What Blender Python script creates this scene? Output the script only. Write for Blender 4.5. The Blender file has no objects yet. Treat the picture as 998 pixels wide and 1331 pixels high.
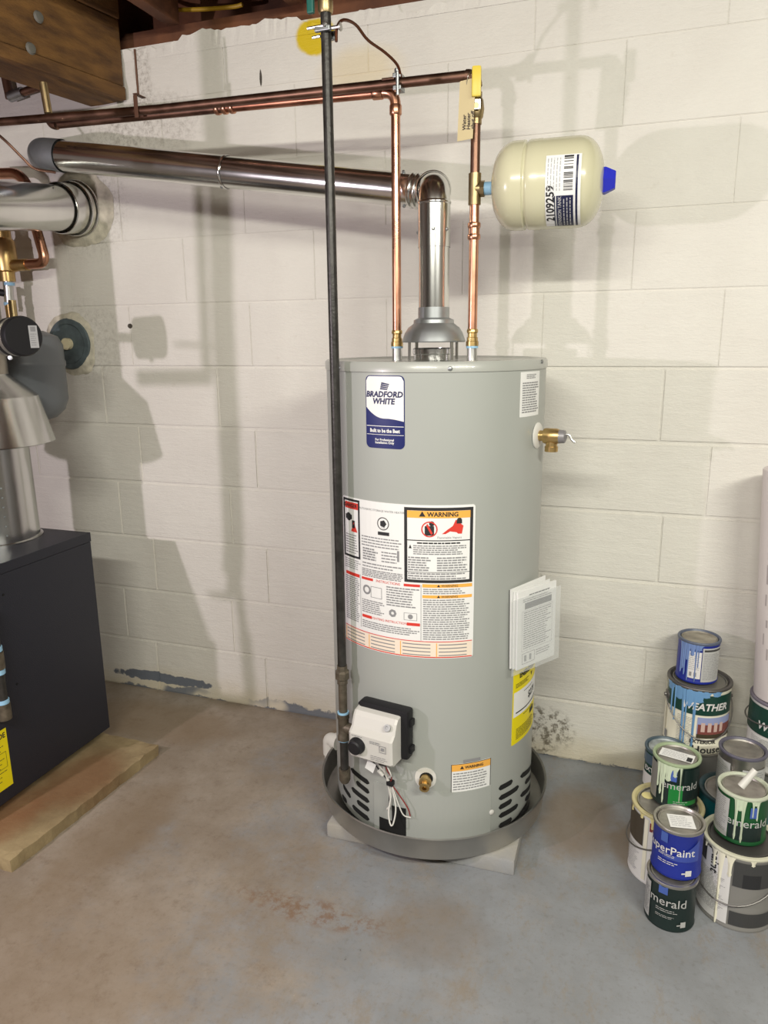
import bpy, bmesh, math, random
from mathutils import Vector, Matrix, Quaternion
random.seed(7)
PI = math.pi
scene = bpy.context.scene
COL = scene.collection

# ------------------------------------------------------------------ camera
F_PX, PITCH, ROLL, YAW, CAM_Z, CAM_D = 963.96, 0.230025, -0.010694, -0.337822, 1.3022, 2.17286
CAM = Vector((0, -CAM_D, CAM_Z))
FW = Vector((math.sin(YAW)*math.cos(PITCH), math.cos(YAW)*math.cos(PITCH), -math.sin(PITCH)))
_rt = Vector((math.cos(YAW), -math.sin(YAW), 0)); _up = _rt.cross(FW)
RT = _rt*math.cos(ROLL) + _up*math.sin(ROLL)
UP = -_rt*math.sin(ROLL) + _up*math.cos(ROLL)
cd = bpy.data.cameras.new('camera'); cam = bpy.data.objects.new('camera', cd); COL.objects.link(cam)
cd.sensor_fit = 'VERTICAL'; cd.sensor_height = 36.0; cd.lens = 36.0*F_PX/1331.0; cd.clip_start = 0.02
M = Matrix((RT, UP, -FW)).transposed().to_4x4(); M.translation = CAM
cam.matrix_world = M
scene.camera = cam

# ------------------------------------------------------------------ light
w = bpy.data.worlds.new('world'); scene.world = w; w.use_nodes = True
w.node_tree.nodes['Background'].inputs['Color'].default_value = (0.9, 0.92, 0.8, 1)
w.node_tree.nodes['Background'].inputs['Strength'].default_value = 0.03
def area(name, loc, target, sx, sy, power, color):
    l = bpy.data.lights.new(name, 'AREA'); l.shape = 'RECTANGLE'; l.size = sx; l.size_y = sy
    l.energy = power; l.color = color
    o = bpy.data.objects.new(name, l); COL.objects.link(o)
    o.location = loc; o.rotation_euler = (Vector(target)-Vector(loc)).to_track_quat('-Z', 'Y').to_euler()
    return o
area('shop_tube_light', (-0.28, -2.8, 2.14), (-0.28, -1.0, 0.3), 1.15, 0.07, 46, (1.0, 0.98, 0.87))
area('right_fill_light', (1.25, -2.3, 2.2), (0.6, -0.6, 0.5), 1.15, 0.07, 51, (1.0, 0.98, 0.87))  # added fill that brightens the right of the wall, no known fitting
PINK = Vector((-1.80, -2.20, 1.33))
pl = bpy.data.lights.new('work_lamp_light', 'POINT'); pl.energy = 67; pl.color = (1.0, 0.88, 0.96); pl.shadow_soft_size = 0.022
po = bpy.data.objects.new('work_lamp_light', pl); COL.objects.link(po); po.location = PINK
scene.view_settings.view_transform = 'Standard'; scene.view_settings.look = 'None'
scene.view_settings.exposure = -0.07; scene.view_settings.gamma = 1.0
scene.view_settings.use_curve_mapping = False

# ------------------------------------------------------------------ pixel helpers (998 x 1331 frame)
def ray(q): return FW + RT*((q[0]-499)/F_PX) - UP*((q[1]-665.5)/F_PX)
def on_y(q, y=0.0):
    d = ray(q); return CAM + d*((y-CAM.y)/d.y)
def on_z(q, z=0.0):
    d = ray(q); return CAM + d*((z-CAM.z)/d.z)
def on_vert(q, x, y):
    d = ray(q); t = ((x-CAM.x)*d.x + (y-CAM.y)*d.y)/(d.x**2+d.y**2); return CAM + d*t
def on_plane(q, p, n):
    d = ray(q); return CAM + d*((p-CAM).dot(n)/d.dot(n))
def on_cyl(q, cx, cy, r):
    d = ray(q); ox, oy = CAM.x-cx, CAM.y-cy
    a = d.x**2+d.y**2; b = 2*(ox*d.x+oy*d.y); c = ox*ox+oy*oy-r*r
    disc = max(0.0, b*b-4*a*c); t = (-b-math.sqrt(disc))/(2*a)
    p = CAM + d*t
    return math.atan2(p.y-cy, p.x-cx), p.z

# ------------------------------------------------------------------ materials
MATS = {}
def mat(name, col, rough=0.5, metal=0.0, var=0.0, vscale=20.0, bump=0.0, bscale=60.0, spec=0.5, rvar=0.0, coat=0.0, alpha=1.0, stretch=None, col2=None):
    if name in MATS: return MATS[name]
    m = bpy.data.materials.new(name); m.use_nodes = True; nt = m.node_tree; N = nt.nodes; L = nt.links
    b = N['Principled BSDF']
    b.inputs['Base Color'].default_value = (*col, 1); b.inputs['Roughness'].default_value = rough
    b.inputs['Metallic'].default_value = metal; b.inputs['Specular IOR Level'].default_value = spec
    b.inputs['Coat Weight'].default_value = coat
    if alpha < 1: b.inputs['Alpha'].default_value = alpha
    if var or bump or rvar or col2:
        tc = N.new('ShaderNodeTexCoord'); mp = N.new('ShaderNodeMapping'); L.new(tc.outputs['Object'], mp.inputs['Vector'])
        if stretch: mp.inputs['Scale'].default_value = stretch
    if var or rvar or col2:
        n = N.new('ShaderNodeTexNoise'); n.inputs['Scale'].default_value = vscale; n.inputs['Detail'].default_value = 5
        L.new(mp.outputs[0], n.inputs['Vector'])
        if var or col2:
            r = N.new('ShaderNodeValToRGB'); r.color_ramp.elements[0].position = 0.3; r.color_ramp.elements[1].position = 0.7
            c2 = col2 or tuple(c*(1-var) for c in col)
            r.color_ramp.elements[0].color = (*c2, 1); r.color_ramp.elements[1].color = (*(tuple(min(1, c*(1+var*0.6)) for c in col)), 1)
            L.new(n.outputs['Fac'], r.inputs['Fac']); L.new(r.outputs['Color'], b.inputs['Base Color'])
        if rvar:
            mr = N.new('ShaderNodeMapRange'); mr.inputs['To Min'].default_value = max(0.02, rough-rvar); mr.inputs['To Max'].default_value = min(1, rough+rvar)
            L.new(n.outputs['Fac'], mr.inputs['Value']); L.new(mr.outputs[0], b.inputs['Roughness'])
    if bump:
        n2 = N.new('ShaderNodeTexNoise'); n2.inputs['Scale'].default_value = bscale; n2.inputs['Detail'].default_value = 6
        L.new(mp.outputs[0], n2.inputs['Vector'])
        bp = N.new('ShaderNodeBump'); bp.inputs['Strength'].default_value = bump; bp.inputs['Distance'].default_value = 0.004
        L.new(n2.outputs['Fac'], bp.inputs['Height']); L.new(bp.outputs[0], b.inputs['Normal'])
    MATS[name] = m
    return m
def S(r, g, b):   # sRGB 0-255 -> linear
    f = lambda c: c/12.92 if c <= 0.04045 else ((c+0.055)/1.055)**2.4
    return tuple(f(v/255) for v in (r, g, b))

class NT:
    """small helper to wire position-driven procedural colours"""
    def __init__(s, name):
        s.m = bpy.data.materials.new(name); s.m.use_nodes = True; s.nt = s.m.node_tree; s.b = s.nt.nodes['Principled BSDF']
        g = s.nt.nodes.new('ShaderNodeNewGeometry'); s.pos = g.outputs['Position']
        x = s.nt.nodes.new('ShaderNodeSeparateXYZ'); s.nt.links.new(s.pos, x.inputs[0]); s.x, s.y, s.z = x.outputs
    def put(s, i, v):
        if hasattr(v, 'is_linked'): s.nt.links.new(v, i)
        else: i.default_value = v
    def noise(s, scale, detail=5, rough=0.6, vec=None, dist=0.0, stretch=None):
        v = vec or s.pos
        if stretch:
            mp = s.nt.nodes.new('ShaderNodeMapping'); mp.inputs['Scale'].default_value = stretch; s.nt.links.new(v, mp.inputs['Vector']); v = mp.outputs[0]
        n = s.nt.nodes.new('ShaderNodeTexNoise'); n.inputs['Scale'].default_value = scale; n.inputs['Detail'].default_value = detail
        n.inputs['Roughness'].default_value = rough; n.inputs['Distortion'].default_value = dist; s.nt.links.new(v, n.inputs['Vector']); return n.outputs['Fac']
    def math(s, op, a, b=0.0, c=0.0, clamp=False):
        n = s.nt.nodes.new('ShaderNodeMath'); n.operation = op; n.use_clamp = clamp
        s.put(n.inputs[0], a); s.put(n.inputs[1], b); s.put(n.inputs[2], c); return n.outputs[0]
    def ramp(s, v, a, b):      # smooth 0..1 between a and b
        n = s.nt.nodes.new('ShaderNodeMapRange'); n.interpolation_type = 'SMOOTHSTEP'
        s.put(n.inputs['Value'], v); n.inputs['From Min'].default_value = a; n.inputs['From Max'].default_value = b; return n.outputs[0]
    def mix(s, f, a, b):
        n = s.nt.nodes.new('ShaderNodeMix'); n.data_type = 'RGBA'; s.put(n.inputs[0], f)
        s.put(n.inputs[6], (*a, 1) if isinstance(a, tuple) else a); s.put(n.inputs[7], (*b, 1) if isinstance(b, tuple) else b); return n.outputs[2]
    def blob(s, cx, cy, cz, rx, ry, rz, soft=0.5, wob=0.35, nscale=9):
        """1 inside an ellipsoid with a ragged edge, 0 outside"""
        t = None
        for ax, c, r in ((s.x, cx, rx), (s.y, cy, ry), (s.z, cz, rz)):
            if r is None: continue
            d = s.math('DIVIDE', s.math('SUBTRACT', ax, c), r); d = s.math('MULTIPLY', d, d)
            t = d if t is None else s.math('ADD', t, d)
        n = s.math('MULTIPLY', s.math('SUBTRACT', s.noise(nscale), 0.5), wob*4)
        t = s.math('ADD', t, n)
        return s.math('SUBTRACT', 1.0, s.ramp(t, 1-soft, 1+soft))
    def bump(s, h, strength, dist=0.004):
        bp = s.nt.nodes.new('ShaderNodeBump'); bp.inputs['Strength'].default_value = strength; bp.inputs['Distance'].default_value = dist
        s.nt.links.new(h, bp.inputs['Height']); s.nt.links.new(bp.outputs[0], s.b.inputs['Normal'])

def wall_material():
    k = NT('painted_block_wall')
    cream = k.mix(k.ramp(k.noise(2.2), 0.3, 0.7), S(224, 221, 213), S(216, 212, 204))
    cream = k.mix(k.math('MULTIPLY', k.ramp(k.noise(30, 3), 0.62, 0.8), 0.18), cream, S(180, 168, 150))
    # chalky yellow paint daubs
    c = k.mix(k.blob(-0.955, 0, 2.145, 0.058, None, 0.050, 0.25, 0.35, 12), cream, S(214, 186, 20))
    c = k.mix(k.math('MULTIPLY', k.blob(-0.82, 0, 2.04, 0.12, None, 0.06, 0.7, 0.3, 10), 0.35), c, S(222, 196, 120))
    # grime round the flue holes and the beam pocket
    for (x, z, rx, rz, a) in ((-1.80, 1.74, 0.15, 0.16, .45), (-1.86, 1.30, 0.16, 0.13, .4), (-1.52, 1.97, 0.17, 0.09, .55), (-1.545, 2.10, 0.03, 0.15, .7), (-1.70, 1.92, 0.12, 0.08, .5)):
        dark = k.math('MULTIPLY', k.blob(x, 0, z, rx, None, rz, 0.6, 0.3, 16), k.math('MULTIPLY', k.ramp(k.noise(60, 7, 0.8), 0.40, 0.75), a))
        c = k.mix(dark, c, S(96, 84, 66))
    for (x, z, rx, rz) in ((-1.672, 1.352, .010, .008), (-1.135, 2.055, .004, .022)):
        c = k.mix(k.blob(x, 0, z, rx, None, rz, 0.2, 0.3, 60), c, S(70, 64, 56))
    # yellowed, damp base with floor paint lapped up in patches
    base = k.math('SUBTRACT', 1.0, k.ramp(k.math('ADD', k.z, k.math('MULTIPLY', k.noise(5), 0.16)), 0.08, 0.20))
    c = k.mix(k.math('MULTIPLY', base, 0.55), c, S(196, 182, 146))
    edge = k.math('ADD', k.z, k.math('MULTIPLY', k.noise(7, 6, 0.7), 0.12))
    lap = k.math('SUBTRACT', 1.0, k.ramp(edge, 0.088, 0.096))
    where = k.ramp(k.noise(2.3, 3), 0.50, 0.56)
    lap2 = k.math('SUBTRACT', 1.0, k.ramp(edge, 0.058, 0.064))
    c = k.mix(k.math('MAXIMUM', k.math('MULTIPLY', lap, where), lap2), c, S(118, 122, 128))
    b1 = k.blob(-1.66, 0, 0.055, 0.23, None, 0.020, 0.15, 0.75, 22)
    c = k.mix(b1, c, S(108, 114, 124))
    mould = k.math('MULTIPLY', k.blob(-0.27, 0, 0.09, 0.12, None, 0.085, 0.5, 0.5, 14), k.ramp(k.noise(38, 6, 0.75), 0.46, 0.58))
    c = k.mix(k.math('MULTIPLY', mould, 0.8), c, S(84, 74, 52))
    k.put(k.b.inputs['Base Color'], c); k.b.inputs['Roughness'].default_value = 0.55
    h = k.math('ADD', k.math('MULTIPLY', k.noise(24, 8, 0.7, stretch=(0.4, 1, 2.2)), 0.8), k.math('MULTIPLY', k.noise(120, 5, .7, stretch=(.6, 1, 1.4)), 0.45))
    h = k.math('ADD', h, k.math('MULTIPLY', k.noise(7, 3), 0.9))
    k.bump(h, 0.5, 0.006)
    return k.m
def floor_material():
    k = NT('worn_painted_concrete')
    bare = k.mix(k.ramp(k.noise(3.5, 8, .68), 0.32, 0.68), S(156, 145, 132), S(134, 121, 106))
    bare = k.mix(k.math('MULTIPLY', k.ramp(k.noise(17, 9, .78), 0.5, 0.72), 0.6), bare, S(110, 94, 78))
    paint = k.mix(k.ramp(k.noise(6, 7, .68), 0.3, 0.7), S(143, 146, 150), S(130, 132, 134))
    side = k.math('MULTIPLY', k.ramp(k.x, -1.7, 0.35), 0.40)
    f = k.ramp(k.math('ADD', k.math('MULTIPLY', k.noise(4.5, 10, 0.74), 0.75), side), 0.44, 0.70)
    c = k.mix(f, bare, paint)
    scuff = k.math('MULTIPLY', k.ramp(k.noise(12, 10, 0.8, stretch=(1, .5, 1)), 0.50, 0.66), 0.6)
    c = k.mix(scuff, c, S(136, 124, 108))
    fine = k.math('MULTIPLY', k.ramp(k.noise(70, 6, .75), 0.50, 0.72), 0.28)
    c = k.mix(fine, c, S(92, 82, 70))
    rust = k.math('MULTIPLY', k.math('MULTIPLY', k.blob(-0.66, -0.84, 0, 0.20, 0.035, None, 0.8, 0.5, 12), k.ramp(k.noise(28, 8, .75), .45, .6)), 0.7)
    c = k.mix(rust, c, S(122, 90, 62))
    for (x, y, rx, ry, a) in ((-1.28, -0.75, 0.10, 0.25, .45), (-0.1, -0.30, 0.10, 0.16, .6), (-0.80, -0.10, 0.14, 0.08, .75), (-0.38, -0.80, 0.12, 0.10, .3), (0.04, -0.36, 0.05, 0.09, .6), (-1.55, -0.2, .3, .12, .5), (-1.15, -1.2, .3, .25, .3)):
        c = k.mix(k.math('MULTIPLY', k.blob(x, y, 0, rx, ry, None, 0.7, 0.4, 11), a), c, S(120, 98, 70))
    chips = k.ramp(k.noise(60, 3), 0.74, 0.78)
    c = k.mix(k.math('MULTIPLY', chips, 0.5), c, S(190, 184, 172))
    specks = k.math('SUBTRACT', 1.0, k.ramp(k.noise(42, 3), 0.24, 0.28))
    c = k.mix(k.math('MULTIPLY', specks, 0.5), c, S(70, 60, 52))
    splat = k.blob(0.005, -1.03, 0, 0.03, 0.008, None, 0.3, 0.4, 40)
    c = k.mix(splat, c, S(226, 220, 208))
    k.put(k.b.inputs['Base Color'], c)
    k.put(k.b.inputs['Roughness'], k.math('ADD', 0.42, k.math('MULTIPLY', k.noise(8), 0.3)))
    k.bump(k.math('ADD', k.noise(14, 6, 0.6), k.math('MULTIPLY', k.noise(110, 4), 0.3)), 0.22, 0.004)
    return k.m

WALL = wall_material(); FLOOR = floor_material()
CHROME = mat('galvanised_vent', (0.72, 0.72, 0.70), 0.2, 1.0, var=0.10, vscale=9, rvar=0.06, stretch=(1, 1, .3))
GALV = mat('dull_galvanised', (0.40, 0.42, 0.43), 0.42, 1.0, var=0.2, vscale=24, rvar=0.1)
STEEL = mat('brushed_aluminium', (0.62, 0.62, 0.60), 0.36, 1.0, var=0.12, vscale=12, rvar=0.08)
PANM = mat('aluminium_pan', (0.52, 0.51, 0.48), 0.42, 1.0, var=0.18, vscale=8, rvar=0.1)
COPPER = mat('bright_copper', (0.66, 0.34, 0.22), 0.3, 1.0, var=0.3, vscale=14, rvar=0.1)
COPPERD = mat('tarnished_copper', (0.22, 0.125, 0.088), 0.42, 1.0, var=0.4, vscale=18, rvar=0.12)
BRASS = mat('brass', (0.60, 0.42, 0.18), 0.36, 1.0, var=0.2, vscale=30)
BRASSD = mat('dull_bronze', (0.42, 0.32, 0.17), 0.4, 1.0, var=0.3, vscale=30)
IRON = mat('black_iron', (0.055, 0.052, 0.048), 0.38, 0.55, var=0.4, vscale=40, bump=0.15, bscale=200, rvar=0.1)
IRONF = mat('iron_fitting', (0.16, 0.135, 0.10), 0.5, 0.6, var=0.4, vscale=50, bump=0.2, bscale=160)
TAPE = mat('blue_thread_seal', S(150, 195, 225), 0.5)
ENAMEL = mat('grey_enamel', S(166, 169, 164), 0.36, 0.0, var=0.02, vscale=5, bump=0.05, bscale=25)
LIDM = mat('grey_enamel_lid', S(168, 170, 164), 0.3, 0.0, coat=0.3)
WHITEP = mat('white_plastic', S(214, 212, 206), 0.4)
VALVEG = mat('pale_grey_plastic', S(205, 203, 197), 0.42)
BLACKP = mat('black_plastic', (0.011, 0.011, 0.013), 0.5, spec=.35)
DARK = mat('black_shade_and_parts', (0.006, 0.006, 0.006), 0.9)  # near-black: shade painted on flat patches for openings, also some solid parts
PAPER = mat('white_paper', S(232, 232, 230), 0.55)
INK = mat('black_ink', (0.02, 0.02, 0.022), 0.6)
GREYINK = mat('grey_ink', S(138, 138, 140), 0.6)
LGREY = mat('pale_grey_ink', S(176, 176, 178), 0.6)
RED = mat('red_ink', S(214, 60, 48), 0.5)
ORANGE = mat('orange_ink', S(240, 176, 78), 0.5)
YELLOW = mat('yellow_label', S(236, 218, 20), 0.45)
NAVY = mat('navy_ink', S(20, 32, 96), 0.4)
BEIGE = mat('beige_enamel', S(206, 202, 172), 0.22, coat=0.4)
BLUECAP = mat('blue_plastic', S(40, 48, 190), 0.45)
PVC = mat('white_pvc', S(222, 220, 212), 0.4)
CONC = mat('slab_concrete', S(150, 136, 108), 0.85, var=0.25, vscale=14, bump=0.5, bscale=70)
PAVER = mat('painted_paver', S(150, 154, 162), 0.7, vscale=7, bump=0.4, bscale=60, col2=S(164, 158, 144))
CHARC = mat('charcoal_enamel', S(34, 36, 46), 0.42, bump=0.12, bscale=300)
TANKG = mat('grey_tank_paint', S(98, 102, 106), 0.4)
DISCG = mat('slate_green_metal', S(88, 100, 104), 0.5, 0.2, var=0.3, vscale=30)
MORTAR = mat('old_mortar', S(196, 190, 172), 0.9, var=0.35, vscale=30, bump=0.8, bscale=60)
WOOD = mat('old_beam_wood', S(132, 94, 48), 0.75, vscale=6, bump=0.4, bscale=40, stretch=(5, 1.2, 5), col2=S(80, 54, 30))
WOODD = mat('dark_joist_wood', S(124, 78, 50), 0.8, vscale=8, bump=0.4, bscale=40, col2=S(72, 44, 30))
BOARD = mat('white_painted_board', S(216, 208, 206), 0.6, vscale=12, bump=0.2, bscale=60, col2=S(196, 188, 184))
TAGM = mat('manila_tag', S(222, 206, 160), 0.7)
RUSTY = mat('rusty_wire', S(96, 66, 50), 0.5, 0.4)
CLEAR = mat('clear_sleeve', S(235, 238, 238), 0.12, alpha=0.22)

# ------------------------------------------------------------------ mesh builder
class MB:
    def __init__(s): s.v = []; s.f = []; s.sm = []
    def add(s, vs, fs, smooth=False):
        o = len(s.v); s.v += [tuple(v) for v in vs]; s.f += [tuple(i+o for i in f) for f in fs]; s.sm += [smooth]*len(fs); return s
    def box(s, c, size, rot=None, bev=0.0):
        hx, hy, hz = (d/2 for d in size); c = Vector(c)
        bm = bmesh.new(); bmesh.ops.create_cube(bm, size=1.0)
        for v in bm.verts: v.co = Vector((v.co.x*size[0], v.co.y*size[1], v.co.z*size[2]))
        if bev: bmesh.ops.bevel(bm, geom=bm.edges[:], offset=bev, segments=2, affect='EDGES', profile=0.6)
        bm.verts.ensure_lookup_table(); bm.verts.index_update()
        R = rot if rot is not None else Matrix.Identity(3)
        s.add([R @ v.co + c for v in bm.verts], [[v.index for v in f.verts] for f in bm.faces], bev > 0.004); bm.free(); return s
    def tube(s, path, r, seg=16, cap=True, smooth=True):
        path = [Vector(p) for p in path]; n = len(path)
        rs = r if isinstance(r, (list, tuple)) else [r]*n
        tang = []
        for i in range(n):
            a = path[max(0, i-1)]; b = path[min(n-1, i+1)]; tang.append((b-a).normalized())
        ref = Vector((0, 0, 1)) if abs(tang[0].z) < 0.9 else Vector((1, 0, 0))
        u = tang[0].cross(ref).normalized(); vs = []
        for i in range(n):
            if i: 
                q = tang[i-1].rotation_difference(tang[i]); u = (q @ u); u = (u - tang[i]*u.dot(tang[i])).normalized()
            v = tang[i].cross(u)
            vs += [path[i] + (u*math.cos(2*PI*k/seg) + v*math.sin(2*PI*k/seg))*rs[i] for k in range(seg)]
        fs = [(i*seg+k, i*seg+(k+1) % seg, (i+1)*seg+(k+1) % seg, (i+1)*seg+k) for i in range(n-1) for k in range(seg)]
        s.add(vs, fs, smooth)
        if cap:
            o = len(s.v)-len(vs)
            s.f.append(tuple(o+k for k in range(seg))[::-1]); s.sm.append(False)
            s.f.append(tuple(o+(n-1)*seg+k for k in range(seg))); s.sm.append(False)
        return s
    def lathe(s, prof, origin=(0, 0, 0), axis=(0, 0, 1), seg=48, smooth=True):
        """prof: (radius, height) from bottom to top"""
        o = Vector(origin); a = Vector(axis).normalized()
        ref = Vector((1, 0, 0)) if abs(a.x) < 0.9 else Vector((0, 1, 0))
        u = (ref - a*ref.dot(a)).normalized(); v = a.cross(u); vs = []; fs = []; rings = []
        for (r, h) in prof:
            if r < 1e-6: vs.append(o+a*h); rings.append([len(vs)-1])
            else:
                st = len(vs); vs += [o + a*h + (u*math.cos(2*PI*k/seg)+v*math.sin(2*PI*k/seg))*r for k in range(seg)]; rings.append(list(range(st, st+seg)))
        for A, B in zip(rings[:-1], rings[1:]):
            for k in range(seg):
                k2 = (k+1) % seg
                if len(A) == 1 and len(B) == 1: continue
                if len(A) == 1: fs.append((A[0], B[k2], B[k]))
                elif len(B) == 1: fs.append((A[k], A[k2], B[0]))
                else: fs.append((A[k], A[k2], B[k2], B[k]))
        s.add(vs, fs, smooth); return s
    def build(s, name, material, parent=None, sharp=40):
        me = bpy.data.meshes.new(name); me.from_pydata([tuple(v) for v in s.v], [], s.f); me.update()
        if material: me.materials.append(material)
        for p, q in zip(me.polygons, s.sm): p.use_smooth = q
        if any(s.sm): me.set_sharp_from_angle(angle=math.radians(sharp))
        o = bpy.data.objects.new(name, me); COL.objects.link(o)
        if name in ('print', 'lettering', 'paint_drips', 'handwriting', 'label_picture', 'paint_spill'): o['kind'] = 'stuff'
        if parent:
            o.parent = parent
            o.matrix_parent_inverse = parent.matrix_basis.inverted()
        return o
def tag(o, label, cat, group=None):
    o['label'] = label; o['category'] = cat
    if group: o['group'] = group
    return o
def thing(name, label, cat, loc, group=None):
    o = bpy.data.objects.new(name, None); COL.objects.link(o); o.location = loc; o.empty_display_size = 0.05
    return tag(o, label, cat, group)
def struct(o): o['kind'] = 'structure'; return o
def arc(p0, c, p1, n=8):
    """quadratic bend from p0 via corner c to p1"""
    p0, c, p1 = Vector(p0), Vector(c), Vector(p1)
    return [p0*(1-t)**2 + c*2*t*(1-t) + p1*t*t for t in (i/n for i in range(n+1))]
def bend(p_in, corner, p_out, rad, n=8):
    corner = Vector(corner); a = (Vector(p_in)-corner).normalized()*rad; b = (Vector(p_out)-corner).normalized()*rad
    return arc(corner+a, corner, corner+b, n)
def spline(pts, n=10):
    pts = [Vector(p) for p in pts]; P = [pts[0]*2-pts[1]] + pts + [pts[-1]*2-pts[-2]]; out = []
    for i in range(1, len(P)-2):
        for k in range(n):
            t = k/n; a, b, c, d = P[i-1], P[i], P[i+1], P[i+2]
            out.append(0.5*((2*b)+(c-a)*t+(2*a-5*b+4*c-d)*t*t+(3*b-a-3*c+d)*t**3))
    return out+[pts[-1]]

# 2-D print on cylinders and planes -------------------------------------------------
def font_tris(text, size, bold=0.0, shear=0.0):
    cu = bpy.data.curves.new('f', 'FONT'); cu.body = text; cu.size = size; cu.resolution_u = 2; cu.offset = bold; cu.shear = shear
    cu.align_x = 'CENTER'; cu.align_y = 'CENTER'
    ob = bpy.data.objects.new('f', cu); COL.objects.link(ob)
    me = bpy.data.meshes.new_from_object(ob)
    vs = [(v.co.x, v.co.y) for v in me.vertices]; fs = [tuple(p.vertices) for p in me.polygons]
    bpy.data.objects.remove(ob); bpy.data.curves.remove(cu); bpy.data.meshes.remove(me)
    return vs, fs
class Surf:
    """maps (s, t) metres on a surface, plus lift, to world"""
    def __init__(s, fn): s.fn = fn
def cyl_surf(cx, cy, r, th0, z0, shear=0.0):
    def fn(a, b, lift): 
        th = th0 + a/r; z = z0 + b + shear*a
        return Vector((cx+math.cos(th)*(r+lift), cy+math.sin(th)*(r+lift), z))
    return Surf(fn)
def plane_surf(o, u, v):
    o, u, v = Vector(o), Vector(u).normalized(), Vector(v).normalized(); n = u.cross(v)
    return Surf(lambda a, b, lift: o + u*a + v*b + n*lift)
def p_rect(mb, sf, x0, x1, y0, y1, lift, step=0.012):
    n = max(1, int(abs(x1-x0)/step)); vs = []; fs = []
    for i in range(n+1):
        a = x0+(x1-x0)*i/n; vs += [sf.fn(a, y0, lift), sf.fn(a, y1, lift)]
    for i in range(n): fs.append((2*i, 2*i+2, 2*i+3, 2*i+1))
    mb.add(vs, fs)
def p_round(mb, sf, x0, x1, y0, y1, rad, lift, thick=0.0006):
    """rounded sheet with a real edge"""
    pts = []; N = 6
    for cxx, cyy, a0 in ((x1-rad, y1-rad, 0), (x0+rad, y1-rad, 90), (x0+rad, y0+rad, 180), (x1-rad, y0+rad, 270)):
        for k in range(N+1):
            a = math.radians(a0+90*k/N); pts.append((cxx+rad*math.cos(a), cyy+rad*math.sin(a)))
    xs = sorted(set([round(p[0], 6) for p in pts] + [x0+(x1-x0)*i/24 for i in range(25)]))
    def yr(x):
        e = max(0, (x0+rad)-x, x-(x1-rad)); d = rad-math.sqrt(max(0, rad*rad-e*e)); return y0+d, y1-d
    vs = []; fs = []
    for x in xs:
        a, b = yr(x); vs += [sf.fn(x, a, lift), sf.fn(x, b, lift), sf.fn(x, a, lift-thick), sf.fn(x, b, lift-thick)]
    n = len(xs)
    for i in range(n-1):
        o, p = 4*i, 4*i+4
        fs += [(o, p, p+1, o+1), (o+1, p+1, p+3, o+3), (o+2, p+2, p, o)]
    fs += [(0, 1, 3, 2), (4*n-4, 4*n-2, 4*n-1, 4*n-3)]
    mb.add(vs, fs)
def p_text(mb, sf, text, x, y, size, lift, bold=0.0, shear=0.0, rot=0.0, sx=1.0):
    vs, fs = font_tris(text, size, bold, shear); c, si = math.cos(rot), math.sin(rot)
    mb.add([sf.fn(x+(a*sx*c-b*si), y+(a*sx*si+b*c), lift) for a, b in vs], fs)
def p_lines(mb, sf, x0, x1, y0, y1, n, lift, h=0.40, ragged=0.25, words=True):
    """rows of small type, as short dashes"""
    dy = (y1-y0)/n
    for i in range(n):
        y = y1-dy*(i+0.5); x = x0; end = x1-(x1-x0)*random.random()*ragged
        while x < end:
            wl = min(end-x, random.uniform(0.004, 0.014) if words else end-x)
            p_rect(mb, sf, x, x+wl, y-dy*h/2, y+dy*h/2, lift, 0.02); x += wl+0.0016
def p_frame(mb, sf, x0, x1, y0, y1, t, lift):
    p_rect(mb, sf, x0, x1, y1-t, y1, lift); p_rect(mb, sf, x0, x1, y0, y0+t, lift)
    p_rect(mb, sf, x0, x0+t, y0, y1, lift); p_rect(mb, sf, x1-t, x1, y0, y1, lift)
def p_disc(mb, sf, x, y, r, lift, r0=0.0, n=20):
    vs = []; fs = []
    for k in range(n):
        a = 2*PI*k/n; vs += [sf.fn(x+r0*math.cos(a), y+r0*math.sin(a), lift), sf.fn(x+r*math.cos(a), y+r*math.sin(a), lift)]
    for k in range(n): j = (k+1) % n; fs.append((2*k, 2*k+1, 2*j+1, 2*j))
    mb.add(vs, fs)
def p_poly(mb, sf, pts, lift):
    mb.add([sf.fn(a, b, lift) for a, b in pts], [tuple(range(len(pts)))])
def p_drip(mb, sf, x, y_top, y_bot, w, lift=0.0012):
    """a run of paint: wide root, thin neck, bead at the end"""
    n = 10; vs = []; fs = []
    for i in range(n+1):
        t = i/n; hw = w*(0.5+0.9*(1-t)**4) if t < 0.86 else w*0.62*math.sqrt(max(0, 1-((t-0.88)/0.13)**2))+0.0002
        y = y_top+(y_bot-y_top)*t
        vs += [sf.fn(x-hw, y, 0.0002), sf.fn(x, y, lift), sf.fn(x+hw, y, 0.0002)]
    for i in range(n): o = 3*i; fs += [(o, o+3, o+4, o+1), (o+1, o+4, o+5, o+2)]
    mb.add(vs, fs, True)

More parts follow.
